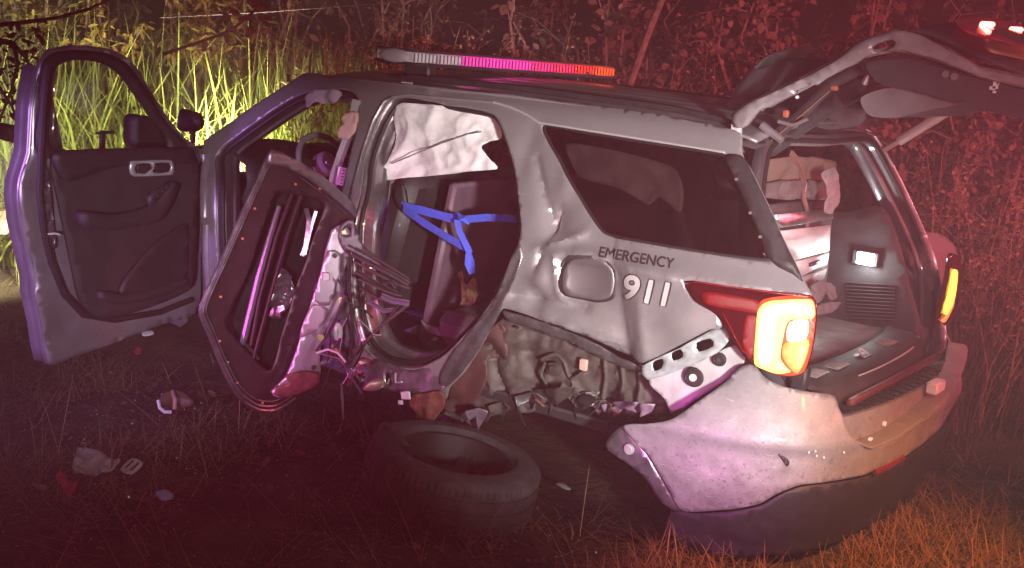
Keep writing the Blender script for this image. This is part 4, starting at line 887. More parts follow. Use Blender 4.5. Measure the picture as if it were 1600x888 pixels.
hb_ = dp('handle_bezel', [(204, 254), (212, 252), (266, 250), (272, 256), (272, 270), (264, 274), (210, 276), (204, 270)], [[(213, 257), (236, 256), (236, 270), (213, 271)], [(240, 256), (266, 255), (266, 269), (240, 270)]], DX - .06, CHROME, dt, res=.02, th=.012, n=2)
b = MB(); b.box(onX(226, 263, DX - .045), (.008, .09, .05), None, .002); b.build('handle_well', LETTERD, dt)
b = MB(); b.ribbon([onX(240, 256, DX - .065), onX(239, 264, DX - .075), onX(230, 271, DX - .065)], .02, (-1, .5, 0), .006); b.build('door_handle', CHROME, dt)
b = MB(); b.disc(onX(283, 262, DX - .05), (-1, 0, 0), .0, .002) if False else b.box(onX(253, 262, DX - .05), (.006, .075, .045), None, .002); b.build('lock_switch', BLACK, dt)
# mirror on the outside, seen through the glass, and its sail
mr = planepanel('door_mirror', [(212, 184), (228, 181), (248, 190), (262, 212), (264, 234), (215, 234), (210, 205)], [], (DX + .22, 1.3, 1.2), (-1, .1, 0), BLACK, fdoor, res=.03, th=.10, n=3)
b = MB(); b.box(onX(160, 220, DX + .2), (.02, .03, .10), None, .005); b.tube([onX(150, 208, DX + .2), onX(178, 207, DX + .2)], .008, 6); b.build('mirror_stalk', BLACK, mr)
b = MB(); b.tube([onX(u, v, DX + .02) for u, v in ((318, 240), (322, 300), (324, 380), (326, 470))], [.02, .03, .03, .028], 10); b.build('hinge_cover', DOORP, fdoor)
# hinge pillar faces that catch the strobes
b = MB(); b.tube([castside(u, v, -.01) for u, v in ((327, 238), (322, 262), (321, 300), (321, 340))], [.012, .026, .03, .028], 12); b.tube([castside(u, v, -.01) for u, v in ((324, 350), (324, 400), (326, 440), (332, 478))], [.028, .028, .026, .02], 12); b.each('pillar_moulding', DOORP, suv)

# ---- rear door, skinned and torn back, hanging from the B-pillar
rdoor = empty('rear_door', (0, 0, 0), suv)
RP = np.array([1.13, 1.04, 0]); RN = unit((-.97, .24, -.04))
def rp(name, px, holes, o, mat, parent=rdoor, res=.025, th=.02, disp=None, n=4): return planepanel(name, px, holes, RP + RN * o, RN, mat, parent, res, th, disp, n)
def rq_(u, v, o=0.): return onplane(u, v, RP + RN * o, RN)
rd_out = [(424, 238), (450, 247), (500, 284), (546, 322), (556, 342), (543, 395), (522, 465), (505, 540), (500, 596), (470, 616), (432, 640), (400, 639), (372, 618), (350, 580), (326, 522), (313, 490), (320, 464), (350, 398), (380, 330), (405, 275)]
rd_hole = [(437, 301), (470, 306), (506, 318), (502, 340), (472, 425), (446, 505), (425, 577), (404, 568), (378, 540), (356, 514), (360, 490), (396, 400), (424, 318)]
DRKM = M('door_inner_sheet', (.06, .04, .046), .42, .3, var=.2, vsc=8)
rp('door_sheet', rd_out, [rd_hole], 0, DRKM, th=.006, disp=lambda P: .006 * nz(P, 7) + crumple(P, 5, .012, 2))
b = MB(); cpx = np.mean(rd_out, 0); lp = catmull(rd_out, True, 4)
for sh, o, r in ((1.0, .0, .009), (.965, .010, .006), (.925, .012, .0035)):
    q = [rq_(*(cpx + (p - cpx) * sh), o) for p in lp if p[0] < 470 or p[1] < 330]
    k0 = max(range(len(q)), key=lambda i: np.linalg.norm(q[i] - q[i - 1])); q = q[k0:] + q[:k0]
    b.tube(q, r, 8, False)
b.each('door_edge_rim', STEEL, rdoor)
rp('window_ledge', [(424, 236), (440, 238), (500, 272), (552, 318), (558, 340), (546, 330), (500, 292), (450, 262), (420, 256)], [], .03, M('mauve_steel', (.36, .33, .36), .35, .7, var=.2, vsc=10), th=.02, n=3)
random.seed(11)
b = MB()
for u, v in ((462, 288), (398, 326), (379, 373), (345, 464), (343, 533), (356, 566), (371, 598), (500, 295), (410, 630)): b.disc(rq_(u, v, .012), RN, .0055, .006, 8)
b.each('trim_rivet', M('amber_rivet', (.75, .35, .18), .4), rdoor)
# behind the opening: shafts, crumpled foil, outer skin inside
rp('outer_skin_inside', [(430, 290), (512, 310), (500, 400), (428, 590), (350, 530), (350, 480)], [], -.10, BLACK, th=.01, disp=lambda P: .02 * nz(P, 8))
b = MB(); b.tube([rq_(u, v, -.03) for u, v in ((436, 322), (424, 362), (405, 430), (382, 525), (378, 538))], [.010, .013, .016, .017, .012], 8); b.each('guide_rod', M('pale_rod', (.52, .52, .58), .28, .8), rdoor)
b = MB(); b.tube([rq_(u, v, -.015) for u, v in ((456, 304), (432, 370), (405, 470), (392, 540))], .008, 8); b.tube([rq_(u, v, .0) for u, v in ((470, 306), (448, 372), (420, 470), (396, 560))], .007, 8); b.each('window_channel', DRKM, rdoor)
rp('bare_foil', [(440, 418), (452, 430), (458, 446), (446, 478), (434, 498), (420, 494), (417, 472), (428, 440)], [], -.03, STEEL, res=.012, th=.003, n=2, disp=lambda P: crumple(P, 14, .07, 4))
b = MB(); b.ribbon([rq_(u, v, -.03) for u, v in ((478, 326), (483, 345), (478, 385), (472, 400))], .02, RT, .004); b.ribbon([rq_(u, v, -.03) for u, v in ((494, 330), (485, 360), (476, 398))], .014, RT, .004); b.ribbon([rq_(u, v, -.02) for u, v in ((382, 536), (394, 550), (404, 562))], .014, RT, .004); b.each('torn_strip', STEEL, rdoor)
# bright pressed hinge-side sheet
HN = unit((-.80, .58, .05)); HP = rq_(495, 480, .05)
def hp(name, px, holes, o, mat, parent=rdoor, res=.02, th=.01, disp=None, n=2): return planepanel(name, px, holes, HP + HN * o, HN, mat, parent, res, th, disp, n)
def hq(u, v, o=0.): return onplane(u, v, HP + HN * o, HN)
PRESS = M('pressed_sheet', (.46, .42, .45), .34, .55, var=.12, vsc=8)
hs = hp('hinge_sheet', [(518, 360), (540, 352), (550, 372), (544, 404), (534, 440), (540, 470), (518, 500), (505, 528), (500, 560), (500, 600), (470, 612), (436, 622), (424, 612), (446, 590), (462, 550), (478, 500), (500, 430)], [], .0, PRESS, th=.02, disp=lambda P: .006 * nz(P, 10))
hp('sheet_step', [(512, 392), (534, 398), (528, 440), (514, 478), (492, 470), (500, 430)], [], .014, PRESS, hs, th=.012)
hp('sheet_step', [(490, 476), (513, 484), (502, 510), (484, 522), (468, 528), (476, 500)], [], .012, M('pressed_sheet_pink_lit', (.5, .40, .46), .4, .4), hs, th=.012)  # second step: pink light put into the sheet colour
b = MB(); b.box(hq(509, 432, .028), (.03, .03, .036), np.stack([unit((.62, .75, 0)), HN, (0, 0, 1)], 1), .004); b.each('square_plug', WHITE, hs)
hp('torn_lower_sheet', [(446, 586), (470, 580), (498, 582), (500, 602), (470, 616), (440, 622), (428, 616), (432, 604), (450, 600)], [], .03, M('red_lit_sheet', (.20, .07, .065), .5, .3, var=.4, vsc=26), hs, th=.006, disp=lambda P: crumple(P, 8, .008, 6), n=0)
b = MB()
for u, v in ((452, 544), (490, 575), (523, 400)): b.disc(hq(u, v, .022), HN, .011, .006)
b.each('sheet_hole', LETTERD, hs)
# loose window regulator and latch mechanism spilling from the door
mech = MB()
def mp(u, v, o=.06): return onplane(u, v, HP + unit((-.5, .86, .05)) * o, unit((-.5, .86, .05)))
def bar(name, px, w, mat, o=.06, th=.02):
    b = MB(); pts = [mp(u, v, o) for u, v in px]; wd = [unit(np.cross(FW, unit(pts[min(i + 1, len(pts) - 1)] - pts[max(i - 1, 0)]))) for i in range(len(pts))]
    b.ribbon(pts, w, wd, th); b.tube([p + unit(CAM - p) * (th * .5 + .004) for p in pts], .005, 6); return b.build(name, mat, rdoor, False)
REGM = M('regulator_black', (.020, .016, .018), .45, .1, var=.4, vsc=20); REGB = M('regulator_brown', (.060, .042, .04), .5, .1, var=.3, vsc=20); VIO = M('violet_plastic', (.085, .06, .11), .4)
PALEA = M('pale_arm', (.12, .11, .11), .4, .5)
for nm_, px, w, mt, o_, th_ in (
    ('regulator_rail', [(550, 396), (580, 412), (612, 428), (640, 444)], .022, REGM, .07, .03), ('regulator_rail', [(553, 408), (585, 426), (625, 446), (640, 450)], .012, REGB, .085, .02),
    ('regulator_rail', [(556, 388), (600, 411), (640, 436)], .009, REGB, .10, .03), ('regulator_rail', [(556, 424), (590, 444), (622, 460)], .020, REGM, .06, .02),
    ('regulator_rail', [(560, 436), (600, 454), (628, 463)], .010, REGB, .09, .014), ('regulator_rail', [(562, 450), (592, 466), (624, 476)], .014, REGM, .05, .016),
    ('regulator_arm', [(636, 478), (600, 505), (560, 545), (528, 578)], .014, REGB, .08, .012), ('regulator_arm', [(630, 470), (592, 512), (556, 556)], .008, REGM, .06, .012),
    ('regulator_arm', [(540, 462), (525, 495), (508, 530), (494, 548)], .014, PALEA, .10, .012), ('regulator_arm', [(548, 400), (545, 440), (550, 500), (548, 560)], .014, REGM, .09, .014),
    ('regulator_arm', [(556, 470), (552, 500), (560, 530), (552, 572)], .009, PALEA, .07, .01), ('regulator_arm', [(572, 440), (566, 490), (576, 540)], .010, REGM, .05, .01),
    ('regulator_arm', [(500, 552), (530, 560), (548, 580), (536, 600)], .010, PALEA, .10, .01), ('regulator_arm', [(494, 552), (512, 546), (528, 552), (540, 566)], .008, WHITE, .11, .006),
    ('regulator_bracket', [(596, 462), (614, 470), (640, 474)], .026, VIO, .11, .014), ('regulator_bracket', [(574, 470), (600, 486), (618, 484)], .020, VIO, .05, .014), ('regulator_bracket', [(600, 444), (612, 440), (620, 450)], .016, REGM, .12, .012)):
    bar(nm_, px, w, mt, o_, th_)
hp('mechanism_plate', [(534, 350), (552, 344), (562, 372), (574, 390), (590, 400), (600, 418), (578, 412), (556, 402), (538, 392), (530, 372)], [[(538, 358), (548, 356), (548, 366), (540, 368)]], .03, M('mauve_plate', (.13, .11, .13), .4, .5, var=.2), th=.006, n=3)
hp('mechanism_plate', [(530, 500), (546, 500), (556, 540), (548, 570), (524, 560)], [], .0, VIO, th=.006, n=2)
hp('white_film', [(526, 504), (534, 510), (534, 530), (524, 532), (520, 520)], [], .06, WHITE, th=.004, n=2)
b = MB()
for u, v, r in ((552, 398, .011), (533, 469, .014), (501, 527, .014), (537, 363, .009), (578, 420, .007), (568, 350, .005), (594, 447, .009)): b.disc(hq(u, v, .13), HN, r, .014)
b.each('brass_bolt', M('brass_bolt', (.75, .62, .30), .35, .8), rdoor)
random.seed(5)
for k in range(15):
    u = random.uniform(500, 585); v = random.uniform(520, 612); du = random.uniform(-22, 22); dv = random.uniform(-8, 40)
    b = MB(); pts = [mp(u, v, .04 + random.random() * .08), mp(u + du * .5 + random.uniform(-4, 4), v + dv * .5, .06), mp(u + du, v + dv, .04)]
    b.tube(pts, [.006, .008, .005], 6) if k % 2 else b.ribbon(pts, .02, RT * .6 + UP * .6, .005)
    b.build('mechanism_scrap', random.choice([REGM, REGM, STEEL, VIO, M('redscrap%d' % k, (.42, .12, .12), .5, .3)]), rdoor, False)
for k, px in enumerate(([(572, 598), (596, 590), (600, 604), (580, 612), (566, 608)], [(540, 578), (566, 574), (572, 592), (552, 598)], [(556, 566), (575, 560), (572, 584), (560, 586)])):
    hp('latch_fragment', px, [], .02 + .02 * k, M('latch_frag%d' % k, ((.42, .22, .22), (.3, .27, .3), (.4, .16, .2))[k], .4, .4), th=.01, disp=lambda P, k=k: crumple(P, 18, .03, k))
b = MB(); b.tube([mp(533, 600, .05), mp(535, 625, .05), mp(536, 656, .05)], [.006, .007, .003], 6); b.build('hanging_rod', STEEL, rdoor)

# wires torn out of the door
random.seed(9)
for k in range(10):
    u = random.uniform(520, 570); v = random.uniform(400, 560); L_ = random.uniform(30, 80); du = random.uniform(-30, 50)
    b = MB(); b.tube([mp(u, v, .08), mp(u + du * .25 + random.uniform(-8, 8), v + L_ * .35, .12), mp(u + du * .7, v + L_ * .6 + random.uniform(-8, 14), .10), mp(u + du, v + L_, .08)], random.choice([.0025, .003, .0045]), 5); b.build('torn_wire', random.choice([RUBBER, RUBBER, REGB, M('violet_wire%d' % k, (.12, .08, .16), .5), M('white_wire%d' % k, (.4, .38, .38), .5)]), rdoor)
# ---- airbags, belts and cabin trim still attached
def bagd(P): return crumple(P, 6, .042, 2) + crumple(P, 13, .010, 5) + .015 * np.sin(P[:, 0] * 7 + P[:, 1] * 12)
ca = planepanel('curtain_airbag', [(620, 168), (638, 162), (700, 167), (762, 181), (780, 194), (783, 217), (766, 222), (757, 230), (766, 246), (779, 264), (740, 268), (700, 273), (640, 277), (600, 283), (592, 278), (606, 256), (614, 225), (613, 195)], [], (0, .66, 1.4), (-.05, 1, .12), AIRBAG, suv, res=.011, th=.004, disp=bagd)
b = MB()
def sh(u, v): return onplane(u, v, (0, .70, 1.4), (-.05, 1, .12))
b.tube([sh(u, v) for u, v in ((612, 256), (650, 240), (690, 224), (730, 210), (752, 206))], .003, 5); b.build('airbag_seam', GREYT, ca)
planepanel('airbag_tether', [(604, 284), (622, 282), (618, 330), (626, 352), (612, 355), (606, 330)], [], (0, .60, 1.2), (0, 1, 0), SEATG, suv, res=.02, th=.006, disp=lambda P: .01 * nz(P, 14))
planepanel('buckle_guide', [(614, 290), (628, 288), (634, 318), (628, 330), (616, 318)], [], (0, .63, 1.2), (0, 1, 0), BLACK, suv, res=.03, th=.02)
planepanel('front_airbag', [(476, 152), (486, 144), (505, 140), (526, 140), (533, 148), (524, 162), (514, 158), (506, 163), (494, 159), (484, 168), (477, 166)], [], (0, .50, 1.5), (-.2, 1, 0), PINKBAG, suv, res=.012, th=.004, disp=lambda P: crumple(P, 16, .022, 7) + .01 * np.sin(P[:, 0] * 60))
planepanel('visor', [(528, 142), (546, 142), (552, 158), (538, 160)], [], (0, .46, 1.5), (0, 1, 0), M('visor_blue', (.16, .15, .26), .7), suv, res=.03, th=.015)
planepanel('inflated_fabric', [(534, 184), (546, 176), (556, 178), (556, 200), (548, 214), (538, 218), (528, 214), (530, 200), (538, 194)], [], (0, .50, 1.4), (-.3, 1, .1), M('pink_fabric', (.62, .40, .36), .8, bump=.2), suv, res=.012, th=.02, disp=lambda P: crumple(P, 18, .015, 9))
b = MB(); b.ribbon([onY(u, v, .76) for u, v in ((557, 156), (553, 185), (544, 212), (532, 245), (522, 275), (518, 300))], .042, RT, .003); sb = b.build('seat_belt', BELT, suv)
b = MB(); q = [onY(u, v, .785) for u, v in ((537, 262), (532, 290))]; b.ribbon(q, .05, RT, .002); b.build('belt_tag', WHITE, sb)
b = MB()
for k in range(5): p_ = onY(534 - k * 1.1 + .5, 266 + k * 5, .788); b.box(p_, (.034, .002, .004))
b.each('tag_line', GREYT, sb)
planepanel('pillar_cover', [(588, 200), (600, 175), (614, 165), (612, 200), (606, 260), (590, 285), (585, 250)], [], (0, .66, 1.4), (0, 1, .2), TRIM, suv, res=.04, th=.03)
b = MB(); b.box(onY(590, 240, .70), (.012, .02, .05), None, .004); b.build('belt_anchor', CHROME, suv)
# things hanging in the cargo bay
planepanel('sagging_headliner', [(1182, 262), (1200, 250), (1260, 246), (1310, 255), (1300, 282), (1240, 290), (1190, 290)], [], (-.50, 0, 1.45), (-1, 0, -.3), M('tan_liner', (.17, .115, .09), .85, bump=.3), suv, res=.03, th=.01, disp=lambda P: .02 * nz(P, 8))
b = MB(); hx_ = [onX(u, v, -.52) for u, v in ((1236, 240), (1250, 258), (1256, 285), (1256, 310), (1262, 330), (1261, 362))]; b.ribbon(hx_, [.03, .035, .03, .024, .018, .02], (0, 1, .2), .010); b.build('hanging_harness', M('brown_harness', (.22, .11, .10), .6, bump=.3), suv)
b = MB(); b.tube([onX(u, v, -.53) for u, v in ((1244, 246), (1252, 262), (1260, 288), (1258, 300))], .004, 6); b.build('harness_wire', M('orange_wire2', (.25, .10, .08), .5), suv)
planepanel('cargo_airbag', [(1286, 272), (1304, 262), (1312, 290), (1308, 322), (1300, 334), (1288, 330), (1292, 300)], [], (-.60, 0, 1.3), (-1, .1, 0), SEATG, suv, res=.012, th=.004, disp=lambda P: crumple(P, 14, .02, 3))
planepanel('crumpled_liner', [(1186, 288), (1230, 282), (1290, 284), (1296, 310), (1240, 312), (1192, 308)], [], (-.52, 0, 1.3), (-1, 0, 0), M('grey_liner', (.10, .08, .08), .8, bump=.3), suv, res=.02, th=.008, disp=lambda P: crumple(P, 12, .05, 5))

# ================================================================== things on and in the vehicle
st = empty('blue_strap', tuple(onY(700, 345, .46)))
tag(st, 'blue webbing strap knotted across the open rear door', 'strap')
def stx(u, v, y=.46): return onY(u, v, y + .17) - np.array(st.location)
b = MB(); b.ribbon([stx(*q) for q in ((628, 322), (660, 329), (700, 340), (724, 343))], .044, (0, .3, 1), .003); b.build('upper_band', BLUE, st)
b = MB(); b.ribbon([stx(*q) for q in ((728, 343), (760, 340), (790, 341), (808, 343))], .036, (0, .3, 1), .003); b.build('right_band', BLUE, st)
b = MB(); b.ribbon([stx(*q, .48) for q in ((630, 326), (660, 347), (700, 372), (736, 392))], .042, (0, .3, 1), .003); b.build('lower_band', BLUE, st)
b = MB(); b.ribbon([stx(*q, .50) for q in ((714, 343), (718, 362), (728, 382), (734, 396))], .030, (1, .3, 0), .003); b.build('cross_band', BLUE, st)
b = MB(); b.ribbon([stx(*q, .50) for q in ((732, 396), (734, 412), (738, 428))], [.03, .05, .03], (1, .3, 0), .003); b.build('loose_end', BLUE, st)
b = MB(); b.ribbon([stx(717, 334, .49), stx(722, 342, .52), stx(730, 350, .49)], [.03, .036, .03], (1, .4, .6), .006); b.build('knot', BLUE, st)
ol = planepanel('olive_cloth', [(716, 430), (724, 425), (728, 445), (738, 434), (746, 440), (744, 470), (732, 500), (720, 482), (722, 455)], [], (0, .40, .9), (0, 1, .1), M('olive_cloth', (.20, .15, .07), .9, bump=.3), None, res=.015, th=.004, disp=lambda P: crumple(P, 16, .05, 3), n=3)
tag(ol, 'olive brown cloth hanging below the blue strap in the rear seat', 'cloth')
eq = empty('equipment_drawer', (-.45, -.35, .72)); tag(eq, 'pale equipment drawer unit at the front of the cargo bay', 'drawer unit')
def eqp(name, px, x, mat, th=.02, n=0): 
    o = planepanel(name, px, [], (x, 0, 1), (-1, 0, .05), mat, None, res=.08, th=th, n=n); o.parent = eq; o.matrix_parent_inverse = Matrix.Translation(-Vector(eq.location)); return o
PALE = M('pale_case', (.42, .44, .43), .45, .2, var=.1)
eqp('case_body', [(1200, 322), (1300, 312), (1300, 345), (1292, 440), (1255, 470), (1235, 455)], -.52, TRIM, .25)
eqp('top_rail', [(1212, 336), (1302, 326), (1302, 342), (1222, 356)], -.55, STEEL, .03)
eqp('lid', [(1220, 362), (1298, 352), (1296, 392), (1240, 408)], -.56, PALE, .03)
eqp('drawer_front', [(1240, 412), (1296, 396), (1292, 414), (1252, 432)], -.57, PALE, .04)
eqp('drawer_base', [(1252, 436), (1292, 420), (1288, 436), (1264, 448)], -.56, GREYT, .03)
eqp('handle', [(1268, 412), (1284, 406), (1284, 411), (1268, 417)], -.585, LETTERD, .012)
cl = planepanel('grey_cloth', [(1266, 448), (1280, 440), (1298, 444), (1306, 462), (1296, 470), (1290, 458), (1284, 470), (1270, 474)], [], (-.62, 0, .9), (-1, .3, .3), M('grey_cloth', (.12, .12, .12), .9), None, res=.012, th=.01, disp=lambda P: crumple(P, 22, .03, 4), n=3)
tag(cl, 'upper crumpled grey cloth inside the cargo bay beside the tail lamp', 'cloth')
cl = planepanel('grey_cloth', [(1268, 482), (1284, 476), (1300, 472), (1312, 474), (1302, 486), (1284, 492), (1270, 492)], [], (-.64, 0, .85), (-1, .3, .3), M('grey_cloth2', (.12, .12, .12), .9), None, res=.012, th=.01, disp=lambda P: crumple(P, 22, .025, 6), n=3)
tag(cl, 'lower folded strip of grey cloth inside the cargo bay beside the tail lamp', 'cloth')

# ---- the torn-off rear wheel lying on the ground
wl_ = empty('detached_wheel', (.34, 1.20, .135)); tag(wl_, 'torn-off black tyre and wheel lying flat under the rear door', 'wheel')
wl_.rotation_euler = (math.radians(4), math.radians(-7), 0)
pr = [(.235, -.10), (.262, -.125), (.31, -.128), (.345, -.118), (.362, -.100), (.368, -.085), (.368, -.062), (.360, -.060), (.360, -.050), (.370, -.048), (.371, -.010), (.362, -.008), (.362, .004), (.371, .006), (.370, .048), (.360, .050), (.360, .060), (.368, .062), (.367, .085), (.360, .102), (.343, .118), (.31, .128), (.262, .125), (.235, .10)]
ns = 160; V = []; k = len(pr)
for i in range(ns):
    a = 2 * PI * i / ns
    for j, (r, z) in enumerate(pr):
        rr_ = r - (.006 if (4 <= j <= 6 or 16 <= j <= 19) and i % 2 else 0) - (.004 if (9 <= j <= 10 or 13 <= j <= 14) and i % 4 == 0 else 0)
        V.append((rr_ * math.cos(a), rr_ * math.sin(a), z))
mesh('tyre', V, [(i * k + j, ((i + 1) % ns) * k + j, ((i + 1) % ns) * k + j + 1, i * k + j + 1) for i in range(ns) for j in range(k - 1)], TYRE, wl_, True, 35)
rimp = [(.240, .105), (.228, .10), (.222, .06), (.205, .02), (.20, -.06), (.222, -.09), (.24, -.105)]; V = []; k = len(rimp)
for i in range(48):
    a = 2 * PI * i / 48
    for r, z in rimp: V.append((r * math.cos(a), r * math.sin(a), z))
rim = mesh('rim', V, [(i * k + j, ((i + 1) % 48) * k + j, ((i + 1) % 48) * k + j + 1, i * k + j + 1) for i in range(48) for j in range(k - 1)], M('dark_rim', (.02, .018, .018), .6, .2, var=.3), wl_, True, 40)
b = MB(); b.tube([(0, 0, -.05), (0, 0, .0), (0, 0, .03)], [.09, .08, .06], 20)
for q in range(5):
    a = 2 * PI * q / 5; b.ribbon([(.06 * math.cos(a), .06 * math.sin(a), -.01), (.20 * math.cos(a), .20 * math.sin(a), .01)], .06, (-math.sin(a), math.cos(a), 0), .03)
b.build('hub_disc', M('brake_disc', (.03, .024, .022), .7, .2, var=.4), wl_)
b = MB(); pts = [np.array((.10 + .27 * t, .22 - .10 * t, .14 + .02 * math.sin(t * PI) - .22 * max(0, t - .75) * 3)) for t in np.linspace(0, 1, 8)]; b.ribbon(pts, .028, (0, 1, .2), .006); b.build('torn_strip', TYRE, wl_)
# ================================================================== ground
GROUND = bpy.data.materials.new('soil'); GROUND.use_nodes = True
_N = GROUND.node_tree.nodes; _L = GROUND.node_tree.links; _b = _N['Principled BSDF']; _b.inputs['Roughness'].default_value = .95; _b.inputs['Specular IOR Level'].default_value = .15
_tc = _N.new('ShaderNodeTexCoord'); _t = _N.new('ShaderNodeTexNoise'); _t.inputs['Scale'].default_value = 3; _t.inputs['Detail'].default_value = 10; _L.new(_tc.outputs['Object'], _t.inputs['Vector'])
_r = _N.new('ShaderNodeValToRGB'); _r.color_ramp.elements[0].position = .35; _r.color_ramp.elements[0].color = (.032, .025, .019, 1); _r.color_ramp.elements[1].position = .7; _r.color_ramp.elements[1].color = (.11, .085, .06, 1)
_L.new(_t.outputs[0], _r.inputs[0]); _L.new(_r.outputs[0], _b.inputs['Base Color'])
_t2 = _N.new('ShaderNodeTexNoise'); _t2.inputs['Scale'].default_value = 28; _t2.inputs['Detail'].default_value = 8; _L.new(_tc.outputs['Object'], _t2.inputs['Vector'])
_bp = _N.new('ShaderNodeBump'); _bp.inputs['Strength'].default_value = .9; _bp.inputs['Distance'].default_value = .03; _L.new(_t2.outputs[0], _bp.inputs['Height']); _L.new(_bp.outputs[0], _b.inputs['Normal'])
def gz(x, y):
    return .035 * mnoise.noise(Vector((x * 1.1, y * 1.1, .3))) + .018 * mnoise.noise(Vector((x * 4.3, y * 4.3, 1.7))) - .01
xs = np.concatenate([[-120, -40, -15, -8], np.linspace(-5, 6, 120), np.linspace(6.3, 14, 30), [18, 30, 60, 140]]); ys = np.concatenate([[-140, -60, -30, -18], np.linspace(-13, -3.2, 34), np.linspace(-3, 6, 100), [8, 14, 40, 120]])
V = [(x, y, gz(x, y)) for x in xs for y in ys]; k = len(ys)
g = mesh('ground', V, [(i * k + j, (i + 1) * k + j, (i + 1) * k + j + 1, i * k + j + 1) for i in range(len(xs) - 1) for j in range(k - 1)], GROUND); g['kind'] = 'structure'

# ------------------------------------------------------------------ plant helpers
def LM(name, c1, c2, rough=.65, trans=.25, vsc=3.):
    m = bpy.data.materials.new(name); m.use_nodes = True; N = m.node_tree.nodes; L = m.node_tree.links
    b = N['Principled BSDF']; b.inputs['Roughness'].default_value = rough; b.inputs['Specular IOR Level'].default_value = .3
    ge = N.new('ShaderNodeNewGeometry'); r = N.new('ShaderNodeValToRGB'); r.color_ramp.elements[0].color = (*c1, 1); r.color_ramp.elements[1].color = (*c2, 1)
    L.new(ge.outputs['Random Per Island'], r.inputs[0]); L.new(r.outputs[0], b.inputs['Base Color'])
    t = N.new('ShaderNodeBsdfTranslucent'); L.new(r.outputs[0], t.inputs[0]); x = N.new('ShaderNodeMixShader'); x.inputs[0].default_value = trans
    L.new(b.outputs[0], x.inputs[1]); L.new(t.outputs[0], x.inputs[2]); L.new(x.outputs[0], N['Material Output'].inputs[0]); return m
BARK = M('bark', (.17, .125, .10), .9, var=.4, vsc=20, bump=.6, bsc=40)
DRYST = M('dry_stalk', (.24, .16, .10), .85, var=.3, vsc=15)
def fastmesh(name, V, Fc, mat, parent=None, smooth=False):
    """V (n,3) array, Fc list of equal-length index arrays"""
    me = bpy.data.meshes.new(name); V = np.asarray(V, np.float32); me.vertices.add(len(V)); me.vertices.foreach_set('co', V.ravel())
    tot = sum(f.size for f in Fc); npoly = sum(len(f) for f in Fc); me.loops.add(tot); me.polygons.add(npoly)
    li = np.concatenate([f.ravel() for f in Fc]).astype(np.int32); ls = []; st_ = 0
    for f in Fc: ls.append(st_ + np.arange(len(f)) * f.shape[1]); st_ += f.size
    me.loops.foreach_set('vertex_index', li); me.polygons.foreach_set('loop_start', np.concatenate(ls).astype(np.int32)); me.update(calc_edges=True); me.validate()
    if smooth: me.polygons.foreach_set('use_smooth', [True] * len(me.polygons))
    return link(name, me, mat, parent)
def blades(base, height, width, lean, az, curl, nseg=4):
    """grass blades: arrays (n,...) -> V,F ; each blade a tapering bent strip"""
    n = len(base); V = np.zeros((n, nseg + 1, 2, 3)); t = np.linspace(0, 1, nseg + 1)
    d = np.stack([np.cos(az), np.sin(az), np.zeros(n)], 1); w = np.stack([-np.sin(az), np.cos(az), np.zeros(n)], 1)
    for k, tk in enumerate(t):
        an = lean + curl * tk
        if k == 0: pos = base.copy()
        else: pos = pos + (height / nseg)[:, None] * (d * np.sin(an)[:, None] + np.array([0, 0, 1.]) * np.cos(an)[:, None])
        ww = width * (1 - tk ** 1.8) * .5 + .0004
        V[:, k, 0] = pos - w * ww[:, None]; V[:, k, 1] = pos + w * ww[:, None]
    idx = np.arange(n)[:, None] * (nseg + 1) * 2
    F_ = np.concatenate([idx + np.array([[2 * k, 2 * k + 1, 2 * k + 3, 2 * k + 2]]) for k in range(nseg)], 0)
    return V.reshape(-1, 3), F_
LEAF = np.array([(0, 0, 0), (.35, .26, .05), (.35, -.26, .05), (.72, .20, .03), (.72, -.20, .03), (1, 0, -.06), (.35, 0, 0), (.72, 0, -.01)])
LEAFF = np.array([(0, 6, 1, 1), (0, 2, 6, 6), (6, 7, 3, 1), (6, 2, 4, 7), (7, 5, 3, 3), (7, 4, 5, 5)])
def leaves(P, size, aspect=1., droop=.4, az=None):
    n = len(P); az = rng.uniform(0, 2 * PI, n) if az is None else az; pit = rng.normal(-droop, .45, n); rol = rng.normal(0, .7, n)
    ca, sa, cp, sp = np.cos(az), np.sin(az), np.cos(pit), np.sin(pit)
    ex = np.stack([ca * cp, sa * cp, sp], 1); s = np.stack([-sa, ca, np.zeros(n)], 1); u = np.cross(ex, s)
    ey = s * np.cos(rol)[:, None] + u * np.sin(rol)[:, None]; ez = np.cross(ex, ey)
    L_ = LEAF[None] * np.array([1, aspect, 1]); V = P[:, None] + size[:, None, None] * (L_[..., :1] * ex[:, None] + L_[..., 1:2] * ey[:, None] + L_[..., 2:] * ez[:, None])
    idx = np.arange(n)[:, None] * 8
    q = np.concatenate([idx + LEAFF[[2, 3]][i] for i in range(2)], 0); t = np.concatenate([idx + LEAFF[[0, 1, 4, 5]][i][:3] for i in range(4)], 0)
    return V.reshape(-1, 3), [q, t]
def hgt(v, d, u=800): # height above ground of a point seen at (u, v) at distance d
    return atd(u, v, d)[2]
def gpos(u, d):
    p = atd(u, 300, d); return np.array([p[0], p[1], gz(p[0], p[1])])

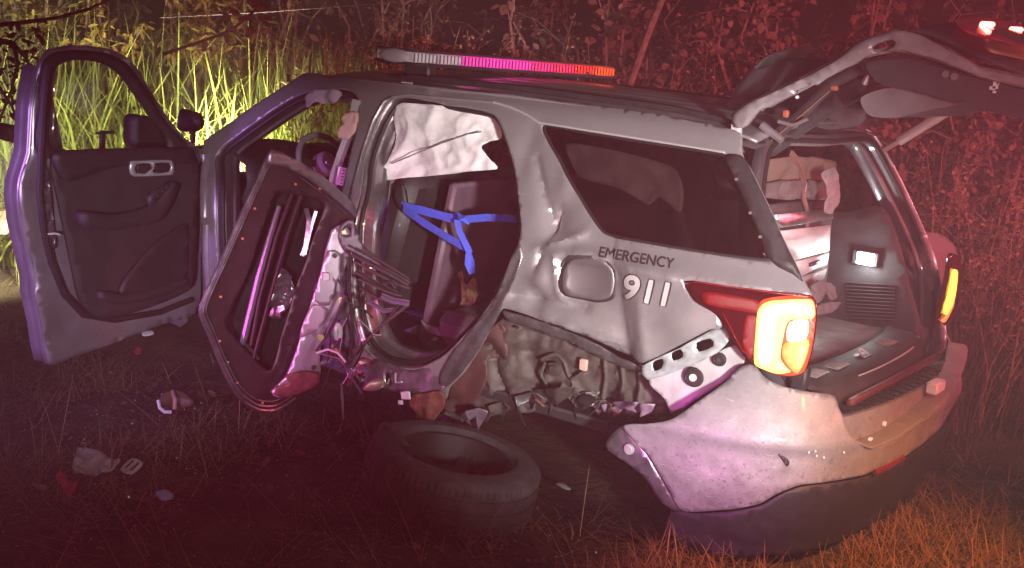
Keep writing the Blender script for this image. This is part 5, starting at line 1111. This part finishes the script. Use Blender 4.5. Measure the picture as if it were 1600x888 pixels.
def shrub(name, label, u, d, width, height, nleaf, lsize, mat, aspect=.8, nstem=9, z0=.1, group='shrubs behind the vehicle', sparse=.0, depth=None, droop=.4):
    base = gpos(u, d); r = empty(name, tuple(base)); tag(r, label, 'shrub', group)
    rg = random.Random(int(u * 7 + d * 100)); b = MB(); tips = []
    ax = RT * np.array([1, 1, 0]); ax = unit(ax); fx = unit(FW * np.array([1, 1, 0])); depth = depth or width * .45
    for s in range(nstem):
        a = rg.uniform(-1, 1); f = rg.uniform(-1, 1); h = height * rg.uniform(.6, 1.02); p0 = ax * a * width * .16 + fx * f * depth * .2
        p1 = ax * a * width * .5 + fx * f * depth * .5 + np.array([0, 0, h])
        pts = [p0 + (p1 - p0) * t + ax * rg.uniform(-.08, .08) * width * t + np.array([0, 0, .12 * h * math.sin(t * PI)]) for t in np.linspace(0, 1, 7)]
        b.tube(pts, [.018 * (1 - .8 * t) + .003 for t in np.linspace(0, 1, 7)], 5)
        for q in range(4):
            k = rg.randint(1, 5); dr = ax * rg.uniform(-1, 1) + fx * rg.uniform(-1, 1) + np.array([0, 0, rg.uniform(-.1, .6)]); e = pts[k] + dr * rg.uniform(.2, .55)
            m_ = (pts[k] + e) / 2 + np.array([0, 0, .05]); b.tube([pts[k], m_, e], [.007, .005, .002], 4); tips.append((pts[k], m_, e))
        for k in range(2, 6): tips.append((pts[k], (pts[k] + pts[k + 1]) / 2, pts[k + 1]))
    b.build('stems', BARK, r)
    T = np.array([t for t in tips]); i = rng.integers(0, len(T), nleaf); t = rng.uniform(0, 1, nleaf)[:, None]
    t = t ** .5; P = T[i, 0] * (1 - t) + T[i, 2] * t + rng.normal(0, .045, (nleaf, 3)); P = P[P[:, 2] > z0]
    V, Fc = leaves(P, lsize * rng.uniform(.35, 1.05, len(P)) ** 1.0 * rng.choice([.7, 1, 1.25], len(P)), aspect, droop); fastmesh('crown', V, Fc, mat, r)
    return r
ORANGEL = LM('autumn_leaves', (.20, .10, .03), (.40, .30, .08), trans=.2); GREENL = LM('dull_green_leaves', (.06, .075, .02), (.17, .13, .035), trans=.2)
REDL_ = LM('brown_vine_leaves', (.13, .075, .055), (.26, .17, .13), trans=.15); DARKL = LM('dark_leaves', (.05, .035, .025), (.14, .09, .06), trans=.15)
GRASSL = LM('bright_grass', (.10, .14, .022), (.26, .26, .06), trans=.3); STRAW = LM('dry_straw', (.12, .085, .045), (.36, .26, .14), trans=.15); STRAWO = LM('amber_lit_straw', (.22, .10, .04), (.42, .22, .09), trans=.15); STRAWD = LM('dark_straw', (.09, .065, .04), (.30, .22, .13), trans=.1); GREENG = LM('dull_grass', (.06, .075, .022), (.26, .22, .09), trans=.2)  # STRAWO is straw with amber light put into its colour

# shrubs: left (autumn leaves, overhanging the open door), right (vine-covered bank)
shrub('autumn_shrub', 'orange and brown leafed shrub above the open front door', 200, 10.9, 2.3, 2.9, 3600, .115, ORANGEL, .62, 13, 1.5)
shrub('autumn_shrub', 'dull green and brown shrub at the top left corner of the frame', 30, 10.6, 1.5, 2.9, 2000, .12, GREENL, .8, 9, 1.5)
shrub('autumn_shrub', 'sparse reddish brown shrub right of the open front door window', 345, 11.6, 1.3, 2.5, 800, .11, ORANGEL, .6, 8, 1.2)
for u, d, w, h, nl, lab in ((840, 9.2, 1.3, 2.35, 700, 'thin bare dark shrub behind the middle of the light bar'), (1040, 8.7, 1.4, 2.5, 2000, 'brown leafy vine thicket behind the rear end of the roof'), (1240, 8.3, 1.4, 2.6, 2600, 'dense round-leaved thicket behind the upright spoiler'), (1430, 8.6, 1.5, 2.6, 2600, 'dense round-leaved thicket behind the raised tailgate'), (1600, 8.2, 1.5, 2.5, 1800, 'leafy thicket at the right edge of the frame behind the tailgate')):
    shrub('vine_thicket', lab, u, d, w, h, int(nl * 1.05), .082, REDL_, 1.25, 11, .2)
shrub('dark_thicket', 'low dark thicket right of the cargo opening', 1540, 7.6, 1.6, 1.2, 1300, .07, DARKL, .9, 10, .05)
for u, d, lab in ((120, 12.5, 'far dark shrub seen between the autumn leaves at left'), (440, 12.2, 'far dark shrub behind the windscreen pillar'), (650, 12.4, 'far dark shrub behind the left end of the light bar'), (900, 12.0, 'far dark shrub behind the right half of the light bar'), (1150, 11.5, 'far dark shrub behind the vine thickets at centre right'), (1450, 11.4, 'far dark shrub hidden behind the thickets at far right')):
    shrub('dark_thicket', lab, u, d, 2.3, 2.9, 1700, .10, DARKL, .9, 11, .1, group='far shrubs')

# bare leaning pole among the vines
b = MB(); b.tube([atd(1046, -30, 8.0), atd(1010, 60, 8.0), atd(978, 150, 8.0), atd(945, 245, 8.0)], [.022, .024, .026, .028], 8); tag(b.build('dead_pole', BARK), 'bare grey dead trunk leaning among the vines behind the roof', 'dead trunk')
# dry weed stalks behind the roof
for i, (u, v0, d, lab) in enumerate(((470, 40, 8.8, 'tall dry seeded weed left of the light bar, leftmost of three'), (560, 25, 9.0, 'tall dry seeded weed just left of the light bar end'), (640, 5, 8.6, 'tall dry seeded weed directly behind the left light bar end'), (745, 60, 8.7, 'pale dry weed behind the left half of the light bar'), (850, 70, 8.8, 'pale dry weed behind the middle of the light bar'), (985, 55, 8.4, 'pale dry weed right of the light bar'), (1120, 90, 7.9, 'pale dry weed just left of the raised tailgate hinge'), (1500, 230, 7.2, 'dry weed right of the gas strut, leftmost of the low right weeds'), (1560, 260, 7.0, 'dry weed near the right edge of the frame below the tailgate'), (1590, 400, 6.6, 'low dry weed at the right edge beside the right tail lamp'))):
    base = gpos(u, d); r = empty('dry_weed', tuple(base)); tag(r, lab, 'weed', 'dry weeds behind the roof'); rg = random.Random(i + 50); top = hgt(v0, d, u); b = MB(); P = []
    for s in range(7):
        e = np.array([rg.uniform(-.35, .35), rg.uniform(-.3, .3), top * rg.uniform(.75, 1.05)]); pts = [e * t + np.array([.05 * math.sin(t * 5 + s), 0, 0]) for t in np.linspace(0, 1, 6)]; b.tube(pts, [.007, .006, .005, .004, .003, .002], 4)
        for q in range(16):
            t = rg.uniform(.5, 1); c = e * t; x = c + np.array([rg.uniform(-.12, .12), rg.uniform(-.12, .12), rg.uniform(0, .16)]); b.tube([c, x], [.002, .001], 3)
            for _ in range(6): P.append(c + (x - c) * rg.uniform(.2, 1) + np.array([rg.uniform(-.01, .01)] * 3))
    b.build('stalks', DRYST, r); P = np.array(P); V, Fc = leaves(P, rng.uniform(.012, .035, len(P)), 1.2); fastmesh('seed_heads', V, Fc, STRAW, r)['kind'] = 'stuff'

# foreground branch with single leaves hanging over the door, and bare twigs
br = empty('leafy_branch', tuple(atd(250, 90, 6.9))); tag(br, 'thin red twig with paired oval leaves hanging over the front door', 'branch')
o0 = np.array(br.location); tw = [atd(u, v, 6.9) - o0 for u, v in ((255, 85), (300, 70), (345, 55), (372, 40), (395, 20), (412, -6), (425, -30))]; b = MB(); b.tube(tw, [.008, .008, .007, .006, .005, .004, .003], 6); b.build('twig', M('red_twig', (.20, .05, .04), .6), br)
lfV, lfF = LEAF.copy(), [tuple(dict.fromkeys(f)) for f in LEAFF.tolist()]
lme = bpy.data.meshes.new('leaf'); lme.from_pydata([tuple(v) for v in lfV], [], lfF); lme.update(); lme.materials.append(M('pale_leaf', (.34, .16, .09), .6))
rg = random.Random(4)
for k, (u, v, a) in enumerate(((368, 42, 200), (380, 30, 20), (384, 40, -60), (392, 26, 195), (398, 14, 15), (402, 22, -50), (408, 4, 190), (414, -6, 10), (376, 24, 150), (350, 50, -70), (322, 62, -100), (404, 2, 140), (388, 46, -80), (360, 36, 120))):
    o = link('leaf', lme, None, br); o.location = atd(u, v, 6.9 - .01) - o0; aa = math.radians(a); dr = RT * math.cos(aa) + UP * math.sin(aa) * .9; yv = unit(np.cross(FW, dr)) + FW * rg.uniform(-.5, .5); ex = unit(dr); ey = unit(yv - ex * (yv @ ex)); ez = np.cross(ex, ey); s_ = rg.uniform(.06, .085)
    o.matrix_local = Matrix(((ex[0] * s_, ey[0] * s_, ez[0] * s_, o.location[0]), (ex[1] * s_, ey[1] * s_, ez[1] * s_, o.location[1]), (ex[2] * s_, ey[2] * s_, ez[2] * s_, o.location[2]), (0, 0, 0, 1)))
b = MB(); b.tube([atd(u, v, 6.6) for u, v in ((-30, 42), (30, 36), (90, 28), (140, 14), (190, -10))], [.014, .012, .010, .008, .006], 6); tag(b.build('bare_branch', BARK), 'bare branch crossing the top left corner', 'branch')
ob = MB(); ob.tube([atd(u, v, 6.4) for u, v in ((-20, 60), (20, 68), (40, 90), (52, 110), (60, 130))], [.016, .014, .01, .006, .003], 6); ob.tube([atd(u, v, 6.4) for u, v in ((20, 68), (28, 100), (18, 140), (-5, 200))], [.012, .010, .008, .006], 6); ob.tube([atd(u, v, 6.4) for u, v in ((-5, 130), (18, 165), (30, 195))], [.010, .008, .005], 6)
ol_ = empty('overhanging_branch', tuple(atd(20, 68, 6.4))); tag(ol_, 'dark branch with reddish leaves hanging in front of the open door edge', 'branch')
o1 = np.array(ol_.location); ob.V = [tuple(np.array(p) - o1) for p in ob.V]; ob.build('twigs', BARK, ol_)
P = np.concatenate([np.array([atd(rng.uniform(-20, 75), rng.uniform(30, 200) if k % 3 else rng.uniform(50, 120), rng.uniform(6.3, 6.6)) - o1 for k in range(170)])]); V, Fc = leaves(P, rng.uniform(.03, .07, len(P)), .9); fastmesh('foliage', V, Fc, LM('red_brown_leaves', (.10, .03, .025), (.22, .10, .05)), ol_)
b = MB(); b.tube([atd(-20, 200, 7.4), atd(30, 212, 7.3), atd(62, 226, 7.2)], [.05, .055, .03], 8); tag(b.build('fallen_log', BARK), 'grey fallen log at the left edge beside the open door', 'log')
# fence wire
b = MB(); b.tube([atd(250, 28, 9.2), atd(420, 19, 9.0), atd(640, 2, 8.8), atd(900, -20, 8.6)], .003, 4); tag(b.build('fence_wire', M('dull_wire', (.25, .18, .2), .5, .7)), 'single thin fence wire crossing above the light bar', 'wire')

# tall grass lit by the headlamps
def band(name, label, n, ufun, dfun, hfun, wfun, mat, lean=.15, curl=.9, nseg=5, cat='grass'):
    u = ufun(n); d = dfun(n); B = np.stack([CAM + FW * 0 + (FW + RT * ((a - 800) / FPX)) * q for a, q in zip(u, d)]); B[:, 2] = [gz(x, y) - .01 for x, y in B[:, :2]]
    V, F_ = blades(B, hfun(n), wfun(n), rng.normal(lean, .18, n), rng.uniform(0, 2 * PI, n), rng.uniform(.1, 1, n) * curl, nseg)
    o = fastmesh(name, V, [F_], mat, None, True); tag(o, label, cat, kind='stuff'); return o
U = rng.uniform; Nn = rng.normal
band('tall_grass', 'tall bright green grass behind the open front door', 4600, lambda n: U(-80, 440, n), lambda n: U(9.3, 11.0, n), lambda n: U(.7, 2.2, n), lambda n: U(.012, .034, n), GRASSL, .12, 3.0, 8)
band('tall_grass', 'green grass beyond the windscreen seen through the cabin', 4500, lambda n: U(400, 640, n), lambda n: U(9.4, 11.0, n), lambda n: U(.8, 1.9, n), lambda n: U(.006, .015, n), GRASSL, .12, 1.0)
band('dry_grass', 'dark dry grass behind the roof', 2600, lambda n: U(560, 1100, n), lambda n: U(8.8, 11, n), lambda n: U(.8, 1.9, n), lambda n: U(.004, .010, n), STRAW, .1, .6)
band('dry_grass', 'dark dry weeds right of the cargo bay', 5200, lambda n: U(1330, 1700, n), lambda n: U(6.6, 9.5, n), lambda n: U(.35, 1.2, n), lambda n: U(.004, .009, n), DARKL, .2, 1.0)
# ground cover: straw and short grass
def cover(name, label, n, box, h, w, mat, dens=None, lean=.9, curl=.8):
    x = U(box[0], box[1], n); y = U(box[2], box[3], n)
    m = np.array([mnoise.noise(Vector((a * 1.6, b_ * 1.6, 5.))) for a, b_ in zip(x, y)]) > (dens if dens is not None else -1); x, y = x[m], y[m]
    if True:
        k = ~((x > -1.1) & (x < 3.9) & (np.abs(y) < .8)); x, y = x[k], y[k]
    B = np.stack([x, y, [gz(a, b_) - .005 for a, b_ in zip(x, y)]], 1); m_ = len(B)
    V, F_ = blades(B, U(*h, m_), U(*w, m_), Nn(lean, .35, m_), U(0, 2 * PI, m_), U(-.3, 1, m_) * curl, 3)
    o = fastmesh(name, V, [F_], mat, None, True); tag(o, label, 'grass', kind='stuff'); return o
cover('ground_straw', 'flattened straw and dead grass on the ground', 34000, (-3.2, 5, -3.0, 3.6), (.05, .2), (.002, .005), STRAWD, -.05, 1.42, .35)
cover('amber_lit_grass', 'dry grass clump with amber light in its colour at the lower right corner', 20000, (-2.4, -.5, -.6, 1.9), (.06, .22), (.002, .005), STRAWO, -.5, 1.15, 1.4)  # amber light is coloured into these blades
cover('short_grass', 'matted dull green grass left of the torn rear door', 13000, (.9, 5, .95, 3.2), (.06, .22), (.002, .006), GREENG, -.04, 1.15, 1.0)
cover('dead_stems', 'thin dead stems lying around the detached wheel', 450, (-1.4, 2.6, .9, 3.0), (.15, .42), (.002, .004), STRAW, -1, 1.0, .3)
cover('dark_ground_cover', 'low dark weeds on the ground behind the vehicle', 6000, (-3, 5, -5, -1.1), (.08, .3), (.003, .007), DARKL, -.4, .6, .8)

# fallen leaves on the ground
P = np.stack([U(-1.4, 4.5, 1500), U(.95, 3.4, 1500), np.zeros(1500)], 1); P[:, 2] = [gz(a, c) + .012 for a, c in P[:, :2]]
V, Fc = leaves(P, U(.02, .06, len(P)), 1.0, .0); tag(fastmesh('leaf_litter', V, Fc, LM('fallen_leaves', (.06, .035, .02), (.24, .14, .07))), 'brown leaf litter scattered on the ground', 'leaves', kind='stuff')
# ------------------------------------------------------------------ litter
def litter(name, label, cat, u, v, pts, mat, lift=.03, th=.004, amp=.03, res=.012, sc=14, sd=1):
    c = onZ(u, v, lift); q = planepanel(name, pts, [], c, (-.25, .45, 1), mat, None, res=res, th=th, disp=lambda P: crumple(P, sc, amp, sd), n=3); return tag(q, label, cat)
litter('plastic_bag', 'crumpled clear plastic bag on the ground lower left', 'bag', 150, 722, [(122, 700), (134, 702), (168, 710), (172, 718), (190, 722), (178, 734), (150, 742), (116, 740), (116, 720)], M('clear_bag', (.42, .40, .34), .25, trans=.35, bump=.5, bsc=40), .09, .003, .05)
pc_ = litter('paper_card', 'white paper card on the ground beside the plastic bag', 'card', 205, 729, [(188, 734), (206, 716), (224, 724), (206, 741)], M('card', (.50, .46, .40), .7), .06, .003, .004)
for i, (a, c) in enumerate((((196, 731), (208, 720)), ((204, 735), (216, 724)))):
    b = MB(); b.tube([onplane(*a, onZ(205, 729, .066), (-.25, .45, 1)), onplane(*c, onZ(205, 729, .066), (-.25, .45, 1))], .004, 5); b.build('printed_line', LETTERD, pc_)
# brown work glove / shoe with a pale band
sh_ = empty('brown_shoe', tuple(onZ(275, 632, .04))); tag(sh_, 'brown shoe with a white band lying in the short grass', 'shoe'); o2 = np.array(sh_.location)
def sp_(u, v, z=.05): return onZ(u, v, z) - o2
b = MB(); b.tube([sp_(250, 632), sp_(258, 626), sp_(272, 624), sp_(288, 626), sp_(300, 630)], [.012, .040, .048, .040, .012], 10, flat=.8); b.build('upper', M('brown_leather', (.16, .09, .06), .7, var=.3), sh_)
b = MB(); b.tube([sp_(247, 626, .07), sp_(250, 638, .04), sp_(258, 644, .03), sp_(268, 644, .03)], .009, 8); b.build('white_band', WHITE, sh_)
b = MB(); b.tube([sp_(270, 612, .09), sp_(274, 625, .09), sp_(273, 640, .05)], .010, 8); b.build('tan_band', M('tan_band', (.5, .30, .22), .7), sh_)
litter('red_cloth', 'dark red cloth scrap on the ground lower left', 'cloth', 104, 760, [(88, 745), (98, 742), (108, 752), (124, 756), (118, 770), (110, 786), (104, 776), (96, 762), (90, 756)], M('red_cloth', (.30, .03, .045), .85), .08, .004, .07, .01, 16, 3)
litter('teal_fragment', 'small teal plastic fragment on the dark ground', 'fragment', 257, 773, [(243, 769), (256, 766), (270, 771), (268, 779), (252, 781)], M('teal_plastic', (.22, .48, .42), .5), .05, .01, .015)
litter('grey_scrap', 'small pale scrap left of the red cloth', 'scrap', 62, 760, [(50, 754), (60, 757), (74, 760), (72, 765), (58, 764)], M('grey_scrap', (.32, .30, .28), .6), .05, .006, .01)
litter('white_chip', 'tiny white chip left of the paper card, under the front door', 'chip', 230, 521, [(222, 519), (238, 517), (240, 522), (224, 525)], WHITE, .10, .006, .004)
litter('orange_bag', 'orange and white sack at the left edge below the log', 'sack', 14, 346, [(-30, 330), (0, 328), (18, 330), (28, 340), (26, 356), (0, 368), (-30, 372)], M('orange_white_sack', (.10, .09, .08), .8, col2=(.13, .04, .01), vsc=9), .5, .02, .06)
# crumbs of safety glass and plastic splinters strewn on the ground
gp = np.stack([U(-.6, 2.4, 420), U(1.0, 2.7, 420), np.zeros(420)], 1); gp[:, 2] = [gz(a, c) + .012 for a, c in gp[:, :2]]; V = []; Fc = []
for q in gp:
    r_ = rng.uniform(.003, .008); pts = rng.normal(0, 1, (4, 3)); pts /= np.linalg.norm(pts, axis=1)[:, None]; k = len(V); V += list(q + pts * r_); Fc += [(k, k + 1, k + 2), (k, k + 2, k + 3), (k, k + 3, k + 1), (k + 1, k + 3, k + 2)]
tag(mesh('glass_crumbs', V, Fc, M('crumb_glass', (.5, .55, .52), .1), None, False), 'crumbs of broken safety glass strewn on the ground', 'broken glass', kind='stuff')
rg = random.Random(21)
for k, (u, v, lab) in enumerate(((215, 548, 'dark red plastic splinter on the ground under the front door'), (330, 560, 'black plastic splinter in the grass left of the torn rear door'), (520, 700, 'grey plastic splinter left of the detached wheel'), (420, 690, 'small red plastic splinter in front of the torn rear door'), (880, 760, 'black plastic splinter between the wheel and the bumper'), (340, 770, 'grey plastic splinter on the dark ground right of the teal fragment'))):
    w = rg.uniform(10, 22); a = rg.uniform(0, 3); litter('plastic_splinter', lab, 'splinter', u, v, [(u - w * math.cos(a), v - w * .4 * math.sin(a)), (u, v - 5), (u + w * math.cos(a), v + w * .4 * math.sin(a)), (u + 4, v + 5)], M('splinter%d' % k, ((.3, .03, .03), (.03, .03, .03), (.2, .19, .2))[(k * 2) % 3 if k != 3 else 0], .4), .05, .005, .01)['group'] = 'plastic splinters'
# SUV headlamps that light the grass in front of it
lamp('headlamp_beam_left', 'SPOT', (4.02, .68, .9), (7.0, .6, .95), (1.0, .96, .62), 600, .06, 130, .7)
lamp('headlamp_beam_right', 'SPOT', (4.02, -.68, .9), (6.0, -3.2, 1.1), (1.0, .96, .62), 800, .06, 140, .6)

# ------------------------------------------------------------------ added haze volume, standing in for the red veil over the view
b = MB(); b.box((1.5, -2.5, 2.6), (34, 36, 7.4)); hz = b.build('haze', None, None, False)
hm = bpy.data.materials.new('veil_haze'); hm.use_nodes = True; hn = hm.node_tree.nodes; hn.remove(hn['Principled BSDF']); pv = hn.new('ShaderNodeVolumePrincipled')
pv.inputs['Color'].default_value = (.92, .92, .92, 1); pv.inputs['Density'].default_value = .009; pv.inputs['Anisotropy'].default_value = 0
hm.node_tree.links.new(pv.outputs[0], hn['Material Output'].inputs['Volume']); hz.data.materials.clear(); hz.data.materials.append(hm); hz['kind'] = 'stuff'; hz['label'] = 'added haze volume standing in for a red veil'; hz['category'] = 'haze'
hz.visible_shadow = True
